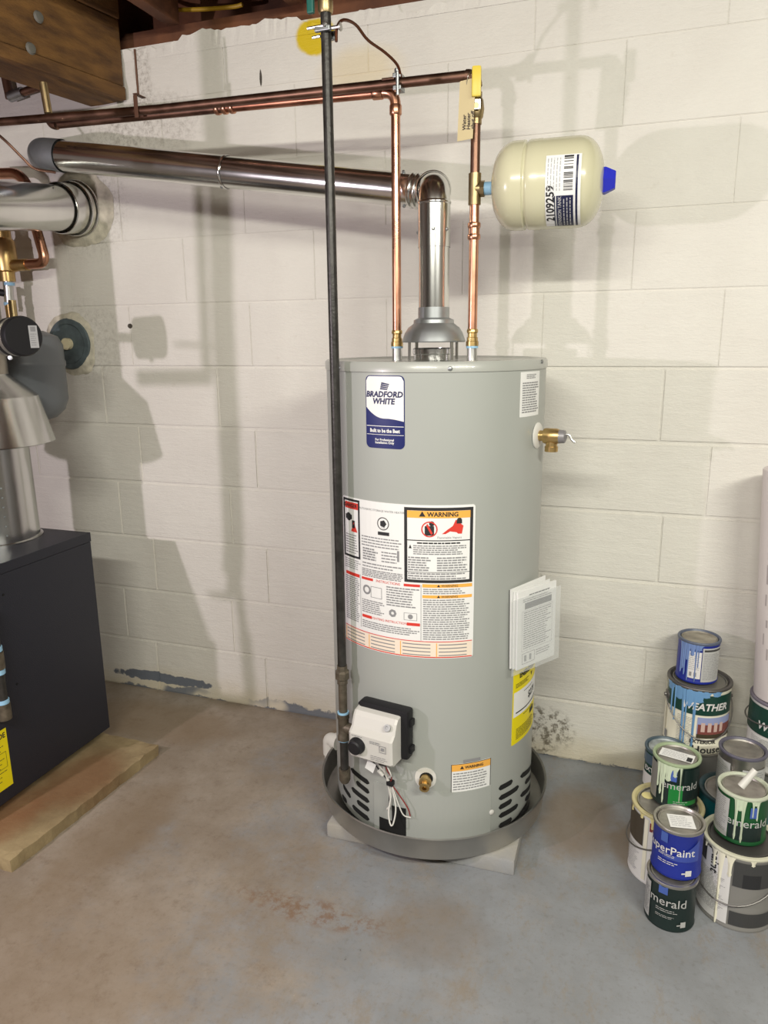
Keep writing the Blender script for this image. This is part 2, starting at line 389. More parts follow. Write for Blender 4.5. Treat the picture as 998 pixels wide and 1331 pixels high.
# ================================================================== SETTING
X0, X1, Y0, ZC = -3.6, 2.4, -5.2, 2.46
struct(MB().box(((X0+X1)/2, (Y0+0.3)/2, -0.05), (X1-X0+0.4, -Y0+0.3, 0.1)).build('floor', FLOOR))
CEILM = mat('subfloor_boards', S(120, 92, 66), 0.8, vscale=6, col2=S(80, 56, 40))
ceil = struct(MB().box(((X0+X1)/2, (Y0+0.3)/2, ZC+0.02), (X1-X0+0.4, -Y0+0.4, 0.04)).build('ceiling', CEILM))
for k in range(15):
    MB().box((X0+0.15+k*0.406, (Y0+0.13)/2, ZC-0.115), (0.04, -Y0-0.13, 0.23)).build('joist', WOODD, ceil)
SIDE = mat('bare_block_wall', S(128, 122, 112), 0.9, var=.2, vscale=4, bump=.4, bscale=40)
wl = struct(MB().box((X0-0.05, Y0/2, 1.2), (0.1, -Y0, 2.5)).build('wall_left', SIDE))
wr = struct(MB().box((X1+0.05, Y0/2, 1.2), (0.1, -Y0, 2.5)).build('wall_right', SIDE))
wf = struct(MB().box(((X0+X1)/2, Y0-0.05, 1.2), (X1-X0+0.2, 0.1, 2.5)).build('wall_front', SIDE))
# back wall: mortar core, every block its own piece
H = 0.2032; ZJ = -0.0022; BL = 0.462; JW = 0.007
core = struct(MB().box(((X0+X1)/2, 0.1052, 1.095), (X1-X0, 0.2, 2.19)).build('wall_back', WALL))
MB().box(((X0+X1)/2, 0.0130, 1.71), (X1-X0, 0.02, 0.95)).build('mortar_fill', WALL, core)
offs = [on_y((205, 860)).x, on_y((164, 795)).x, on_y((202, 735)).x, on_y((157, 665)).x, on_y((183, 590)).x, on_y((136, 515)).x, on_y((941, 390)).x, None, None, on_y((812, 100)).x, None]
blocks = {}
def block_mesh(wd, hd, bev=0.005):
    key = (round(wd, 3), round(hd, 3), bev)
    if key not in blocks:
        bm = bmesh.new(); bmesh.ops.create_cube(bm, size=1.0)
        for v in bm.verts: v.co = Vector((v.co.x*wd, v.co.y*0.03, v.co.z*hd))
        fr = [e for e in bm.edges if all(v.co.y < 0 for v in e.verts)]
        bmesh.ops.bevel(bm, geom=fr, offset=bev, segments=2, affect='EDGES')
        me = bpy.data.meshes.new('block'); bm.to_mesh(me); bm.free(); me.materials.append(WALL)
        blocks[key] = me
    return blocks[key]
for c in range(11):
    z0 = ZJ+H*c; z1 = z0+H
    if c == 0: z0 = 0.0
    if c == 10: z1 = 2.175
    base = offs[c] if offs[c] is not None else (offs[c-1]+BL/2 if offs[c-1] is not None else offs[c-2])
    x = base-BL*math.ceil((base-X0)/BL)
    while x < X1:
        a, b = max(x, X0), min(x+BL, X1)
        if b-a > 0.05:
            o = bpy.data.objects.new('block', block_mesh(b-a-(.0022 if c < 6 else .0006), z1-z0-(.0055 if c < 7 else .0025), .0035 if c < 6 else .0015)); COL.objects.link(o)
            o.location = ((a+b)/2, 0.0155+random.uniform(-0.0006, 0.0006)-(0.0 if c else 0.0), (z0+z1)/2); o.parent = core
            o.matrix_parent_inverse = core.matrix_basis.inverted()
        x += BL
# ragged mortar bed along the wall head
mb = MB(); x = -2.6; top = []
while x < 1.2:
    zz = 2.186+0.006*math.sin(x*9)+0.005*math.sin(x*23+1)+0.003*math.sin(x*61)+random.uniform(-0.003, 0.003)+(0.010 if -1.4 < x < -1.0 else 0)-(0.02 if x > -0.7 else 0)
    top.append((x, zz)); x += random.uniform(0.008, 0.018)
vs = []; fs = []
for (x, z) in top: vs += [(x, -0.001, 2.15), (x, -0.004+random.uniform(-.002, .002), z), (x, 0.12, z+0.005)]
for i in range(len(top)-1): o = 3*i; fs += [(o, o+3, o+4, o+1), (o+1, o+4, o+5, o+2)]
mb.add(vs, fs); mb.build('mortar_bed', WALL, core)
sill = struct(MB().box(((X0+X1)/2, 0.12, 2.225), (X1-X0, 0.14, 0.05)).box(((X0+X1)/2, 0.17, 2.35), (X1-X0, 0.04, 0.22)).build('trim_1', WOODD))

# timber beam running out of its pocket in the wall
bz = 2.04
a0 = on_z((172, 133), bz); a1 = on_z((0, 73), bz); b0 = on_z((0, 101), bz)
dirv = Vector((a1.x-a0.x, a1.y-a0.y, 0)).normalized(); perp = Vector((dirv.y, -dirv.x, 0))
if perp.x > 0: perp = -perp
wb = max(0.09, abs((b0-a1).dot(perp)))
beam = struct(MB().build('ceiling_beam', WOOD)); bpy.data.objects.remove(beam)
R3 = Matrix((perp, dirv, Vector((0, 0, 1)))).transposed()
root = bpy.data.objects.new('ceiling_beam', None); COL.objects.link(root); root.location = (a0.x, min(a0.y, -0.002), bz); struct(root)
st = Vector((a0.x, a0.y, bz)); 
if st.y > -0.01: st += dirv*((-0.012-st.y)/dirv.y)
for zlo, hh, dx in ((0, 0.038, 0.0), (0.040, 0.185, 0.006), (0.227, 0.185, 0.0)):
    cc = st + dirv*0.75 + perp*(wb/2+dx*0.5) + Vector((0, 0, zlo+hh/2))
    MB().box(cc, (wb-dx, 1.5, hh), R3, 0.004).build('plank', WOOD, root)
for px in ((40, 63), (50, 22)):
    h = on_plane(px, st, -perp); MB().lathe([(0.0, 0.008), (0.012, 0.006), (0.016, 0.0)], h-perp*0.006*-0, -perp, 14).build('bolt_head', mat('dull_plate', S(104, 102, 94), .7), root)

# ================================================================== WATER HEATER
TX, TY, TR = -0.503, -0.341, 0.2725
TZ0, TZ1 = 0.062, 1.252
WH = thing('water_heater', 'tall grey cylindrical water heater standing in a round metal pan', 'water heater', (TX, TY, TZ0))
def T(q): return on_cyl(q, TX, TY, TR)
def tsurf(q, r=TR): 
    th, z = on_cyl(q, TX, TY, r); return cyl_surf(TX, TY, r, th, z)
MB().lathe([(0.0, TZ0), (TR-0.006, TZ0), (TR-0.002, TZ0+0.01), (TR, TZ0+0.03), (TR, 1.235)], (TX, TY, 0), seg=128).build('jacket', ENAMEL, WH)
LZ = T((570, 484.5))[1]
MB().lathe([(TR+0.001, LZ), (TR+0.003, LZ+.001), (TR+0.003, 1.247), (TR-0.001, 1.252), (TR-0.012, 1.2525), (TR-0.02, 1.248), (0, 1.248)], (TX, TY, 0), seg=128).build('top_lid', LIDM, WH)
def screw_on(th, z, r, parent, mt=GALV, rad=0.005):
    n = Vector((math.cos(th), math.sin(th), 0)); p = Vector((TX, TY, z))+n*r
    return MB().lathe([(rad, 0), (rad, 0.002), (rad*0.6, 0.0035), (0, 0.004)], p, n, 12).build('screw', mt, parent)
for q in ((585, 479), (704, 470), (441, 478)):
    th, z = on_cyl(q, TX, TY, TR+0.003); screw_on(th, z, TR+0.003, WH)
# louvre slots (flat dark capsules on the jacket, painting the shade inside)
def slot(q0, q1, w=0.0075):
    a, za = T(q0); b, zb = T(q1); n = 10; mb = MB(); vs = []; fs = []
    s0 = Vector((a*TR, za)); s1 = Vector((b*TR, zb)); d = (s1-s0).normalized(); nn = Vector((-d.y, d.x)); pts = []
    for i in range(n+1):
        t = i/n; e = (s1-s0).length*t; k = 1.0
        if e < w: k = math.sqrt(max(0, 1-((w-e)/w)**2))
        if (s1-s0).length-e < w: k = math.sqrt(max(0, 1-((w-((s1-s0).length-e))/w)**2))
        c = s0+d*e
        for sg in (1, -1):
            p = c+nn*sg*w*max(k, 0.25); th = p.x/TR; vs.append((TX+math.cos(th)*(TR+0.0006), TY+math.sin(th)*(TR+0.0006), p.y))
    for i in range(n): fs.append((2*i, 2*i+1, 2*i+3, 2*i+2))
    mb.add(vs, fs).build('louvre_slot_shade', DARK, WH)
for q in (((456, 999), (480, 1018)), ((463, 1016), (480, 1030)), ((457, 1024), (480, 1042)), ((464, 1041), (480, 1053)), ((458, 1047), (480, 1065)), ((446, 1020), (456, 1036)), ((445, 1034), (451, 1042)),
          ((648, 1025), (666, 1015)), ((648, 1038), (674, 1022)), ((648, 1050), (665, 1040)), ((648, 1061), (673, 1046)), ((648, 1074), (665, 1064)),
          ((676, 1009), (691, 993)), ((682, 1017), (691, 1005)), ((676, 1034), (690, 1017)), ((682, 1039), (690, 1029)), ((675, 1058), (690, 1041))):
    slot(*q)
# access panel and a dark sheet painting the shade of the burner opening
sf = cyl_surf(TX, TY, TR, 0, 0)
aL, _ = T((487, 1060)); aR, _ = T((637, 1060)); zt = T((560, 1030))[1]; zb = T((560, 1086))[1]
mb = MB(); p_round(mb, sf, aL*TR, aR*TR, TZ0+0.006, zt, 0.004, 0.0022, 0.0022); pan_o = mb.build('access_panel', ENAMEL, WH)
th, z = T((638, 1055)); screw_on(th, z, TR+0.002, pan_o, WHITEP, 0.007)
a0_, z0_ = T((494, 1078)); a1_, z1_ = T((528, 1052)); am, zm = T((510, 1066))
mb = MB(); p_rect(mb, sf, a0_*TR, a1_*TR, z0_, zm, 0.0030); p_rect(mb, sf, am*TR, a1_*TR, zm, z1_+0.004, 0.0030); mb.build('burner_opening_shade', DARK, WH)

# -- brand label
def lab(q0, q1, ref=None):
    """surface with origin at bottom-left, size from two opposite corners"""
    a, z1 = T((q0[0], q0[1])); b, z0 = T((q1[0], q1[1])); w_ = (b-a)*TR
    return a, b
def label_sf(ql, qr, qt, qb):
    a = T(ql)[0]; b = T(qr)[0]; zt = T(qt)[1]; zb = T(qb)[1]
    return cyl_surf(TX, TY, TR, a, zb), (b-a)*TR, zt-zb
sf, W, Hh = label_sf((476, 535), (526, 535), (501, 488), (501, 583))
mb = MB(); p_round(mb, sf, 0, W, 0, Hh, 0.012, 0.0008, 0.0008); bl = mb.build('brand_label', NAVY, WH)
mb = MB(); n = 20; vs = []; fs = []
for i in range(n+1):
    x = 0.002+(W-0.004)*i/n; yb = Hh*(0.415+0.15*max(0, 1-i/n/0.5)**2 - 0.035*max(0, (i/n-.6)/.4)**1.5)
    e = max(0, 0.012-x, x-(W-0.012)); d = 0.010-math.sqrt(max(0, 0.0001-min(e, .01)**2))
    vs += [sf.fn(x, yb, 0.0012), sf.fn(x, Hh-0.002-d, 0.0012)]
for i in range(n): fs.append((2*i, 2*i+2, 2*i+3, 2*i+1))
mb.add(vs, fs).build('label_field', PAPER, bl)
mb = MB(); p_text(mb, sf, 'BRADFORD', W/2-.001, Hh*0.742, 0.0175, 0.0016, 0.0007, 0.15, sx=1.0); p_text(mb, sf, 'WHITE', W/2-0.002, Hh*0.648, 0.0175, 0.0016, 0.0007, 0.15, sx=1.0)
for i in range(4): p_poly(mb, sf, [(W*(.40+.01*i), Hh*(.812+.025*i)), (W*(.585+.015*i), Hh*(.805+.022*i)), (W*(.59+.015*i), Hh*(.82+.022*i)), (W*(.41+.01*i), Hh*(.832+.026*i))], 0.0016)
mb.build('lettering', mat('logo_navy', S(30, 34, 80), 0.5), bl)
mb = MB(); p_text(mb, sf, 'Built to be the Best', W/2, Hh*0.245, 0.0115, 0.0016, 0.0004, 0.0, sx=0.83); p_text(mb, sf, 'For Professional', W/2, Hh*0.12, 0.0072, 0.0016, 0.0002); p_text(mb, sf, 'Installation Only', W/2, Hh*0.08, 0.0072, 0.0016, 0.0002)
p_rect(mb, sf, 0.002, W-0.002, Hh*.305, Hh*.313, 0.0016); p_rect(mb, sf, 0.002, W-0.002, Hh*.188, Hh*.194, 0.0016)
mb.build('lettering', PAPER, bl)

# -- rating and warning label
a = T((447, 700))[0]; b = T((617, 700))[0]; zt = T((530, 656))[1]; zb = T((530, 855))[1]
zt = (T((480, 652))[1]+T((600, 655))[1])/2; zb = (T((480, 843))[1]+T((600, 855))[1])/2
W = (b-a)*TR; Hh = zt-zb; sf = cyl_surf(TX, TY, TR, a, zb)
mb = MB(); p_round(mb, sf, 0, W, 0, Hh, 0.006, 0.0008, 0.0008); rl = mb.build('warning_label', PAPER, WH)
blk, gry, red, orn, pnk = MB(), MB(), MB(), MB(), MB(); E1 = 0.0013
# left danger panel
p_frame(blk, sf, 0.004, W*.19, Hh*.60, Hh*.99, 0.0055, E1); p_rect(red, sf, 0.012, W*.175, Hh*.925, Hh*.968, E1); p_text(blk, sf, 'DANGER', W*.095, Hh*.946, 0.012, E1+.0004, 0.0003)
p_lines(gry, sf, 0.013, W*.17, Hh*.625, Hh*.76, 8, E1); p_poly(red, sf, [(W*.10, Hh*.775), (W*.165, Hh*.775), (W*.13, Hh*.84)], E1)
p_disc(blk, sf, W*.075, Hh*.87, 0.010, E1); p_rect(blk, sf, W*.04, W*.11, Hh*.855, Hh*.885, E1); p_rect(blk, sf, W*.11, W*.14, Hh*.80, Hh*.85, E1)
p_lines(gry, sf, 0.006, W*.19, Hh*.52, Hh*.59, 5, E1)
# rating panel
p_text(gry, sf, 'AUTOMATIC STORAGE WATER HEATER', W*.362, Hh*.945, 0.0068, E1)
p_disc(blk, sf, W*.385, Hh*.865, 0.0155, E1, 0.0135); p_disc(blk, sf, W*.385, Hh*.865, 0.009, E1, 0.0, 5); p_rect(blk, sf, W*.345, W*.43, Hh*.79, Hh*.812, E1); p_text(gry, sf, 'CSA', W*.385, Hh*.84, 0.006, E1)
p_lines(gry, sf, W*.205, W*.52, Hh*.70, Hh*.775, 4, E1, ragged=.1); p_lines(gry, sf, W*.215, W*.35, Hh*.61, Hh*.695, 5, E1, .6); p_lines(gry, sf, W*.37, W*.50, Hh*.61, Hh*.69, 4, E1)
p_rect(gry, sf, W*.485, W*.50, Hh*.63, Hh*.70, E1); p_lines(gry, sf, W*.21, W*.52, Hh*.56, Hh*.60, 2, E1); p_lines(gry, sf, W*.205, W*.525, Hh*.50, Hh*.555, 5, E1, .6, .05)
# flammable-vapour panel
p_frame(blk, sf, W*.535, W*.985, Hh*.505, Hh*.985, 0.007, E1); p_rect(orn, sf, W*.555, W*.968, Hh*.92, Hh*.965, E1); p_text(blk, sf, '\u25b2 WARNING', W*.76, Hh*.942, 0.0145, E1+.0004, 0.0004)
p_rect(blk, sf, W*.553, W*.97, Hh*.775, Hh*.781, E1)
p_disc(red, sf, W*.70, Hh*.85, 0.0185, E1+.0005, 0.0158); p_rect(blk, sf, W*.67, W*.73, Hh*.81, Hh*.87, E1); p_disc(blk, sf, W*.715, Hh*.885, 0.006, E1)
p_poly(red, sf, [(W*.688, Hh*.885), (W*.678, Hh*.875), (W*.712, Hh*.815), (W*.722, Hh*.825)], E1+.0007)
p_poly(red, sf, [(W*.78, Hh*.82), (W*.91, Hh*.82), (W*.92, Hh*.87), (W*.87, Hh*.91), (W*.85, Hh*.87), (W*.82, Hh*.85)], E1)
p_rect(blk, sf, W*.875, W*.91, Hh*.885, Hh*.90, E1+.0004); p_disc(blk, sf, W*.893, Hh*.905, 0.006, E1+.0004); p_text(gry, sf, 'Flammable Vapors', W*.83, Hh*.797, 0.0075, E1)
p_lines(blk, sf, W*.62, W*.90, Hh*.755, Hh*.768, 1, E1, .7, 0); p_poly(blk, sf, [(W*.565, Hh*.725), (W*.585, Hh*.725), (W*.575, Hh*.75)], E1)
p_lines(gry, sf, W*.595, W*.955, Hh*.685, Hh*.75, 5, E1, .55); p_lines(gry, sf, W*.56, W*.72, Hh*.58, Hh*.675, 6, E1, .55); p_lines(gry, sf, W*.75, W*.955, Hh*.58, Hh*.675, 6, E1, .55); p_lines(gry, sf, W*.56, W*.955, Hh*.525, Hh*.572, 3, E1, .55)
p_rect(blk, sf, W*.553, W*.97, Hh*.573, Hh*.576, E1)
# lower panels
p_rect(gry, sf, W*.185, W*.188, Hh*.14, Hh*.50, E1); p_rect(gry, sf, W*.645, W*.648, Hh*.12, Hh*.49, E1)
p_rect(red, sf, 0.01, W*.18, Hh*.475, Hh*.497, E1); p_lines(gry, sf, 0.008, W*.175, Hh*.16, Hh*.47, 22, E1, .5, .15)
p_rect(red, sf, W*.20, W*.30, Hh*.475, Hh*.492, E1); p_rect(red, sf, W*.53, W*.64, Hh*.475, Hh*.492, E1); p_text(red, sf, 'INSTRUCTIONS', W*.415, Hh*.483, 0.009, E1)
p_lines(gry, sf, W*.405, W*.635, Hh*.33, Hh*.465, 8, E1, .5); p_lines(gry, sf, W*.20, W*.39, Hh*.25, Hh*.345, 7, E1, .5); p_lines(gry, sf, W*.20, W*.64, Hh*.145, Hh*.20, 4, E1, .5)
p_disc(gry, sf, W*.245, Hh*.41, 0.012, E1, 0.007); p_frame(gry, sf, W*.28, W*.37, Hh*.365, Hh*.44, 0.0012, E1); p_disc(gry, sf, W*.45, Hh*.285, 0.010, E1, 0.004, 7); p_frame(gry, sf, W*.53, W*.62, Hh*.25, Hh*.30, 0.001, E1); p_disc(gry, sf, W*.575, Hh*.275, 0.006, E1)
p_rect(red, sf, W*.20, W*.285, Hh*.215, Hh*.235, E1); p_rect(red, sf, W*.55, W*.64, Hh*.215, Hh*.235, E1); p_text(red, sf, 'LIGHTING INSTRUCTIONS', W*.42, Hh*.225, 0.0085, E1)
p_rect(orn, sf, W*.655, W*.985, Hh*.475, Hh*.497, E1); p_text(blk, sf, '\u25b2 WARNING', W*.82, Hh*.486, 0.008, E1+.0004); p_rect(orn, sf, W*.655, W*.985, Hh*.405, Hh*.425, E1); p_text(blk, sf, '\u25b2 WARNING', W*.82, Hh*.415, 0.008, E1+.0004)
p_lines(gry, sf, W*.66, W*.975, Hh*.43, Hh*.47, 3, E1, .5); p_lines(gry, sf, W*.66, W*.975, Hh*.125, Hh*.40, 19, E1, .5, .15)
p_rect(pnk, sf, 0.003, W-0.003, 0.003, Hh*.11, E1)
p_rect(red, sf, 0.003, W-0.003, 0.002, 0.0045, E1+.0003); p_rect(red, sf, 0.003, W-0.003, Hh*.112, Hh*.117, E1+.0003)
for i in range(4):
    for j in range(4): p_rect(gry, sf, W*(.03+.245*i), W*(.03+.245*i+.19), Hh*(.018+.024*j), Hh*(.025+.024*j), E1+.0003)
    p_rect(orn, sf, W*(.03+.245*i)-.006, W*(.03+.245*i)-.004, Hh*.01, Hh*.105, E1+.0003)
for m_, mm in ((blk, INK), (gry, GREYINK), (red, RED), (orn, ORANGE), (pnk, mat('cream_label', S(238, 222, 204), .5))): m_.build('print', mm, rl)

# -- small notice near the lid, energy label, lower caution label
sf, W, Hh = label_sf((676, 510), (700, 510), (688, 483), (688, 541))
mb = MB(); p_round(mb, sf, 0, W, 0, Hh, 0.002, 0.0007, 0.0007); sl = mb.build('notice_label', PAPER, WH)
mb = MB(); p_lines(mb, sf, W*.25, W*.8, Hh*.84, Hh*.95, 3, E1, .5); p_lines(mb, sf, W*.08, W*.94, Hh*.08, Hh*.78, 13, E1, .5); mb.build('print', GREYINK, sl)
sf, W, Hh = label_sf((666, 915), (697, 915), (680, 862), (680, 958))
mb = MB(); p_round(mb, sf, 0, W, 0, Hh, 0.002, 0.0007, 0.0007); el = mb.build('energy_label', YELLOW, WH)
mb = MB(); p_rect(mb, sf, W*.02, W*.98, Hh*.36, Hh*.68, 0.0011); mb.build('label_field', PAPER, el)
mb = MB(); p_text(mb, sf, 'ENERGYGUIDE', W/2, Hh*.87, 0.019, 0.0016, 0.0008, sx=.92); p_text(mb, sf, '$271', W*.62, Hh*.53, 0.026, 0.0016, 0.0006)
p_rect(mb, sf, W*.08, W*.92, Hh*.40, Hh*.416, 0.0016); p_poly(mb, sf, [(W*.55, Hh*.80), (W*.62, Hh*.80), (W*.585, Hh*.745)], 0.0016); p_rect(mb, sf, W*.56, W*.76, Hh*.245, Hh*.31, 0.0016)
p_lines(mb, sf, W*.1, W*.8, Hh*.05, Hh*.20, 7, 0.0016, .35); p_lines(mb, sf, W*.3, W*.7, Hh*.625, Hh*.645, 1, 0.0016); p_lines(mb, sf, W*.3, W*.8, Hh*.32, Hh*.34, 1, 0.0016); p_lines(mb, sf, W*.06, W*.5, Hh*.73, Hh*.79, 3, 0.0016, .4)
mb.build('print', INK, el)
sf, W, Hh = label_sf((586, 1010), (637, 1010), (611, 991), (611, 1029))
mb = MB(); p_round(mb, sf, 0, W, 0, Hh, 0.001, 0.0007, 0.0007); cl = mb.build('caution_label', PAPER, WH)
mb = MB(); p_frame(mb, sf, 0, W, 0, Hh, 0.0016, 0.0011); p_text(mb, sf, '\u25b2 WARNING', W/2, Hh*.865, 0.010, 0.0017, 0.0003); mb.build('print', INK, cl)
mb = MB(); p_rect(mb, sf, 0.0016, W-.0016, Hh*.76, Hh-.0016, 0.0011); mb.build('print', ORANGE, cl)
mb = MB(); p_lines(mb, sf, W*.05, W*.92, Hh*.1, Hh*.72, 7, 0.0011, .42); mb.build('print', GREYINK, cl)
sf2, W2, H2 = label_sf((602, 988), (624, 988), (613, 986), (613, 990))
mb = MB(); p_rect(mb, sf2, 0, W2, 0, H2, 0.0011); mb.build('stamp', GREYINK, WH)

# -- nipples, relief valve, drain valve
def nvec(th): return Vector((math.cos(th), math.sin(th), 0))
def on_ring(qx, ysh):
    d = ray((qx, 455)); t = (TY+ysh-CAM.y)/d.y; return Vector((CAM.x+d.x*t, TY+ysh, 0))
NL = on_ring(516, 0.012); NR = on_ring(613.5, -0.022); mid = (NL+NR)/2
for p in (NL, NR): MB().tube([(p.x, p.y, 1.246), (p.x, p.y, 1.287)], 0.0125, 20).build('nipple', STEEL, WH)
th, z = T((698, 566)); n = nvec(th); pz = Vector((TX, TY, z))+n*TR; tt = Vector((-n.y, n.x, 0))
thv = th; rv = MB().lathe([(0.0, 0), (0.031, 0), (0.031, 0.002), (0.026, 0.006), (0.0, 0.006)], pz, n, 32).build('relief_valve', WHITEP, WH)
rv['label'] = 'brass relief valve with round white wall plate'
ax = Vector((1, -0.12, 0)).normalized()
p0 = pz+n*0.004
MB().tube([p0, p0+ax*0.02], 0.0125, 20).lathe([(0.0, 0.012), (0.017, 0.012), (0.0185, 0.016), (0.0185, 0.042), (0.016, 0.05), (0.0, 0.05)], p0, ax, 24).tube([p0+ax*0.031, p0+ax*0.031+Vector((0, 0, -0.034))], 0.0135, 20).lathe([(0.0, 0), (0.0155, 0), (0.0155, 0.012), (0, 0.012)], p0+ax*0.031+Vector((0, 0, -0.036)), (0, 0, 1), 24).build('valve_body', BRASS, rv)
MB().lathe([(0.0, 0.048), (0.0165, 0.048), (0.015, 0.062), (0.006, 0.066), (0, 0.066)], p0, ax, 20).build('valve_cap', mat('grey_zinc', S(140, 138, 140), .45, .4), rv)
MB().tube(spline([p0+ax*0.06+Vector((0, 0, .006)), p0+ax*0.072+Vector((0, 0, .004)), p0+ax*0.078+Vector((0, 0, -.006)), p0+ax*0.086+Vector((0, 0, -.012))]), 0.0032, 8).build('lever', STEEL, rv)
th, z = T((553, 1011)); n = nvec(th); pd = Vector((TX, TY, z))+n*TR; sfd = cyl_surf(TX, TY, TR, th, z)
mb = MB(); p_round(mb, sfd, -0.026, 0.026, -0.028, 0.028, 0.0255, 0.002, 0.002); dv = mb.build('drain_valve', WHITEP, WH)
dv['label'] = 'brass drain valve on a pale round plate'
dd = (n+Vector((0, 0, -0.15))).normalized()
mb = MB(); p_disc(mb, sfd, 0.002, 0, 0.0165, 0.0026); mb.build('hole_shade', DARK, dv)  # flat dark disc paints the shade of a hole in the plate
MB().lathe([(0, 0), (0.0125, 0), (0.0125, 0.010), (0.0155, 0.012), (0.0155, 0.020), (0.0105, 0.022), (0.0105, 0.028), (0.012, 0.030), (0.012, 0.036), (0.006, 0.036), (0.006, 0.026), (0, 0.026)], pd+n*0.001, dd, 20).build('valve_body', BRASS, dv)

# -- draft hood of the heater
VX, VY = TX, TY
vq = on_z((565, 462), 1.25); VX, VY = mid.x, mid.y
dh = MB().lathe([(0.0775, 1.2915), (0.0785, 1.294), (0.0765, 1.300), (0.0715, 1.314), (0.063, 1.327), (0.0525, 1.3345), (0.0500, 1.337), (0.0495, 1.345), (0.0385, 1.350), (0.0385, 1.375), (0.037, 1.375), (0.037, 1.348), (0.074, 1.296)], (VX, VY, 0), seg=48).build('draft_hood', mat('hood_steel', (0.42, 0.44, 0.45), .45, .85, var=.12, vscale=20), WH)
MB().lathe([(0.0, 1.249), (0.050, 1.249), (0.050, 1.262), (0.052, 1.264), (0.052, 1.276), (0.049, 1.278), (0.040, 1.278), (0.040, 1.26), (0, 1.26)], (VX, VY, 0), seg=40).build('flue_collar', CHROME, dh)
for k in range(4):
    an = math.radians(-38+90*k); p = Vector((VX+math.cos(an)*0.073, VY+math.sin(an)*0.073, 0)); rt_ = Vector((-math.sin(an), math.cos(an), 0))
    MB().box((p.x, p.y, 1.272), (0.003, 0.008, 0.046), Matrix.Rotation(an, 3, 'Z')).build('hood_leg', STEEL, dh)

# -- gas control on the jacket
th, z = T((503, 944)); n = nvec(th); tg = Vector((-n.y, n.x, 0)); up = Vector((0, 0, 1))
G0 = Vector((TX, TY, z))+n*TR; RG = Matrix((tg, n, up)).transposed()
def gp(a, b, c): return G0+tg*a+n*b+up*c
gv = MB().box(gp(0.006, 0.016, 0.006), (0.134, 0.034, 0.128), RG, 0.008).build('gas_control', BLACKP, WH)
gv['label'] = 'pale grey gas control box with a black knob'
# shaped front: sloping brow
prof = [(-0.056, 0.026), (-0.056, 0.072), (-0.050, 0.078), (0.010, 0.080), (0.022, 0.066), (0.046, 0.056), (0.056, 0.048), (0.060, 0.026)]
vs = []; fs = []; hw = 0.059
for sx_, k in ((-hw, .97), (-hw+.006, 1.0), (hw-.006, 1.0), (hw, .97)):
    for (zz, bb) in prof: vs.append(gp(sx_-0.004, 0.026+(bb-0.026)*k*(.96 if abs(sx_) == hw else 1), zz*k-0.002))
np_ = len(prof)
for i in range(3):
    for j in range(np_): j2 = (j+1) % np_; fs.append((i*np_+j, i*np_+j2, (i+1)*np_+j2, (i+1)*np_+j))
fs += [tuple(range(np_))[::-1], tuple(3*np_+j for j in range(np_))]
MB().add(vs, fs).build('cover', VALVEG, gv)
MB().lathe([(0.021, 0), (0.021, 0.006), (0.0185, 0.009), (0.0175, 0.018), (0.014, 0.021), (0, 0.021)], gp(-0.038, 0.078, -0.020), n, 28).build('knob', BLACKP, gv)
sfg = plane_surf(gp(-0.004, 0.0805, -0.002), tg, up)
mb = MB(); p_lines(mb, sfg, 0.000, 0.032, -0.004, 0.004, 2, 0.0006, .5); p_lines(mb, sfg, 0.002, 0.05, -0.046, -0.032, 3, 0.0004, .3); p_lines(mb, sfg, -.05, -.02, .004, .008, 1, .0004); mb.build('print', GREYINK, gv)
mb = MB(); p_frame(mb, sfg, 0.026, 0.044, -0.020, -0.002, 0.0014, 0.0008); p_rect(mb, sfg, 0.031, 0.039, -0.015, -0.007, 0.0008); mb.build('window_frame', GREYINK, gv)
MB().lathe([(0.0085, 0), (0.0085, 0.004), (0.004, 0.005), (0.004, 0.002), (0, 0.002)], gp(0.036, 0.064, 0.036), n+up*0.7, 16).build('screw_recess', LGREY, gv)
for a_, c_ in ((0.071, 0.035), (0.071, -0.035), (-0.062, 0.05)): MB().box(gp(a_, 0.012, c_), (0.014, 0.02, 0.018), RG, 0.003).build('lug', BLACKP, gv)
MB().lathe([(0.007, 0), (0.007, 0.014), (0, 0.014)], gp(-0.034, 0.05, -0.066), -up*-1, 14).build('igniter_button', BLACKP, gv)
MB().box(gp(0.018, 0.05, -0.063), (0.020, 0.022, 0.014), RG, 0.002).build('plug', BLACKP, gv)
MB().tube([gp(-0.06, 0.035, -0.008), gp(-0.077, 0.035, -0.008)], 0.0125, 16).build('inlet', TAPE, gv)
# wiring loom hanging from the control
WRED = mat('red_wire', S(140, 52, 50), .5); WWHT = mat('white_wire', S(220, 218, 212), .5); WBLK = mat('black_wire', S(30, 30, 34), .5)
lo = MB().box(gp(0.022, 0.026, -0.134), (0.018, 0.014, 0.014), RG, 0.003).build('wire_loom', BLACKP, WH); lo['label'] = 'loose red and white wires with a black clip'
def wire(pts, m_, r=0.0016): MB().tube(spline([gp(*p) for p in pts], 8), r, 6).build('wire', m_, lo)
wire([(0.020, 0.05, -0.066), (0.024, 0.045, -0.09), (0.030, 0.035, -0.112), (0.024, 0.027, -0.134), (0.036, 0.018, -0.160), (0.06, 0.010, -0.20), (0.066, 0.006, -0.225)], WRED)
wire([(0.016, 0.05, -0.066), (0.016, 0.045, -0.09), (0.014, 0.035, -0.112), (0.020, 0.028, -0.134), (0.020, 0.02, -0.17), (0.018, 0.03, -0.215), (0.026, 0.036, -0.243), (0.034, 0.036, -0.238), (0.036, 0.026, -0.20), (0.024, 0.022, -0.15)], WWHT, 0.0019)
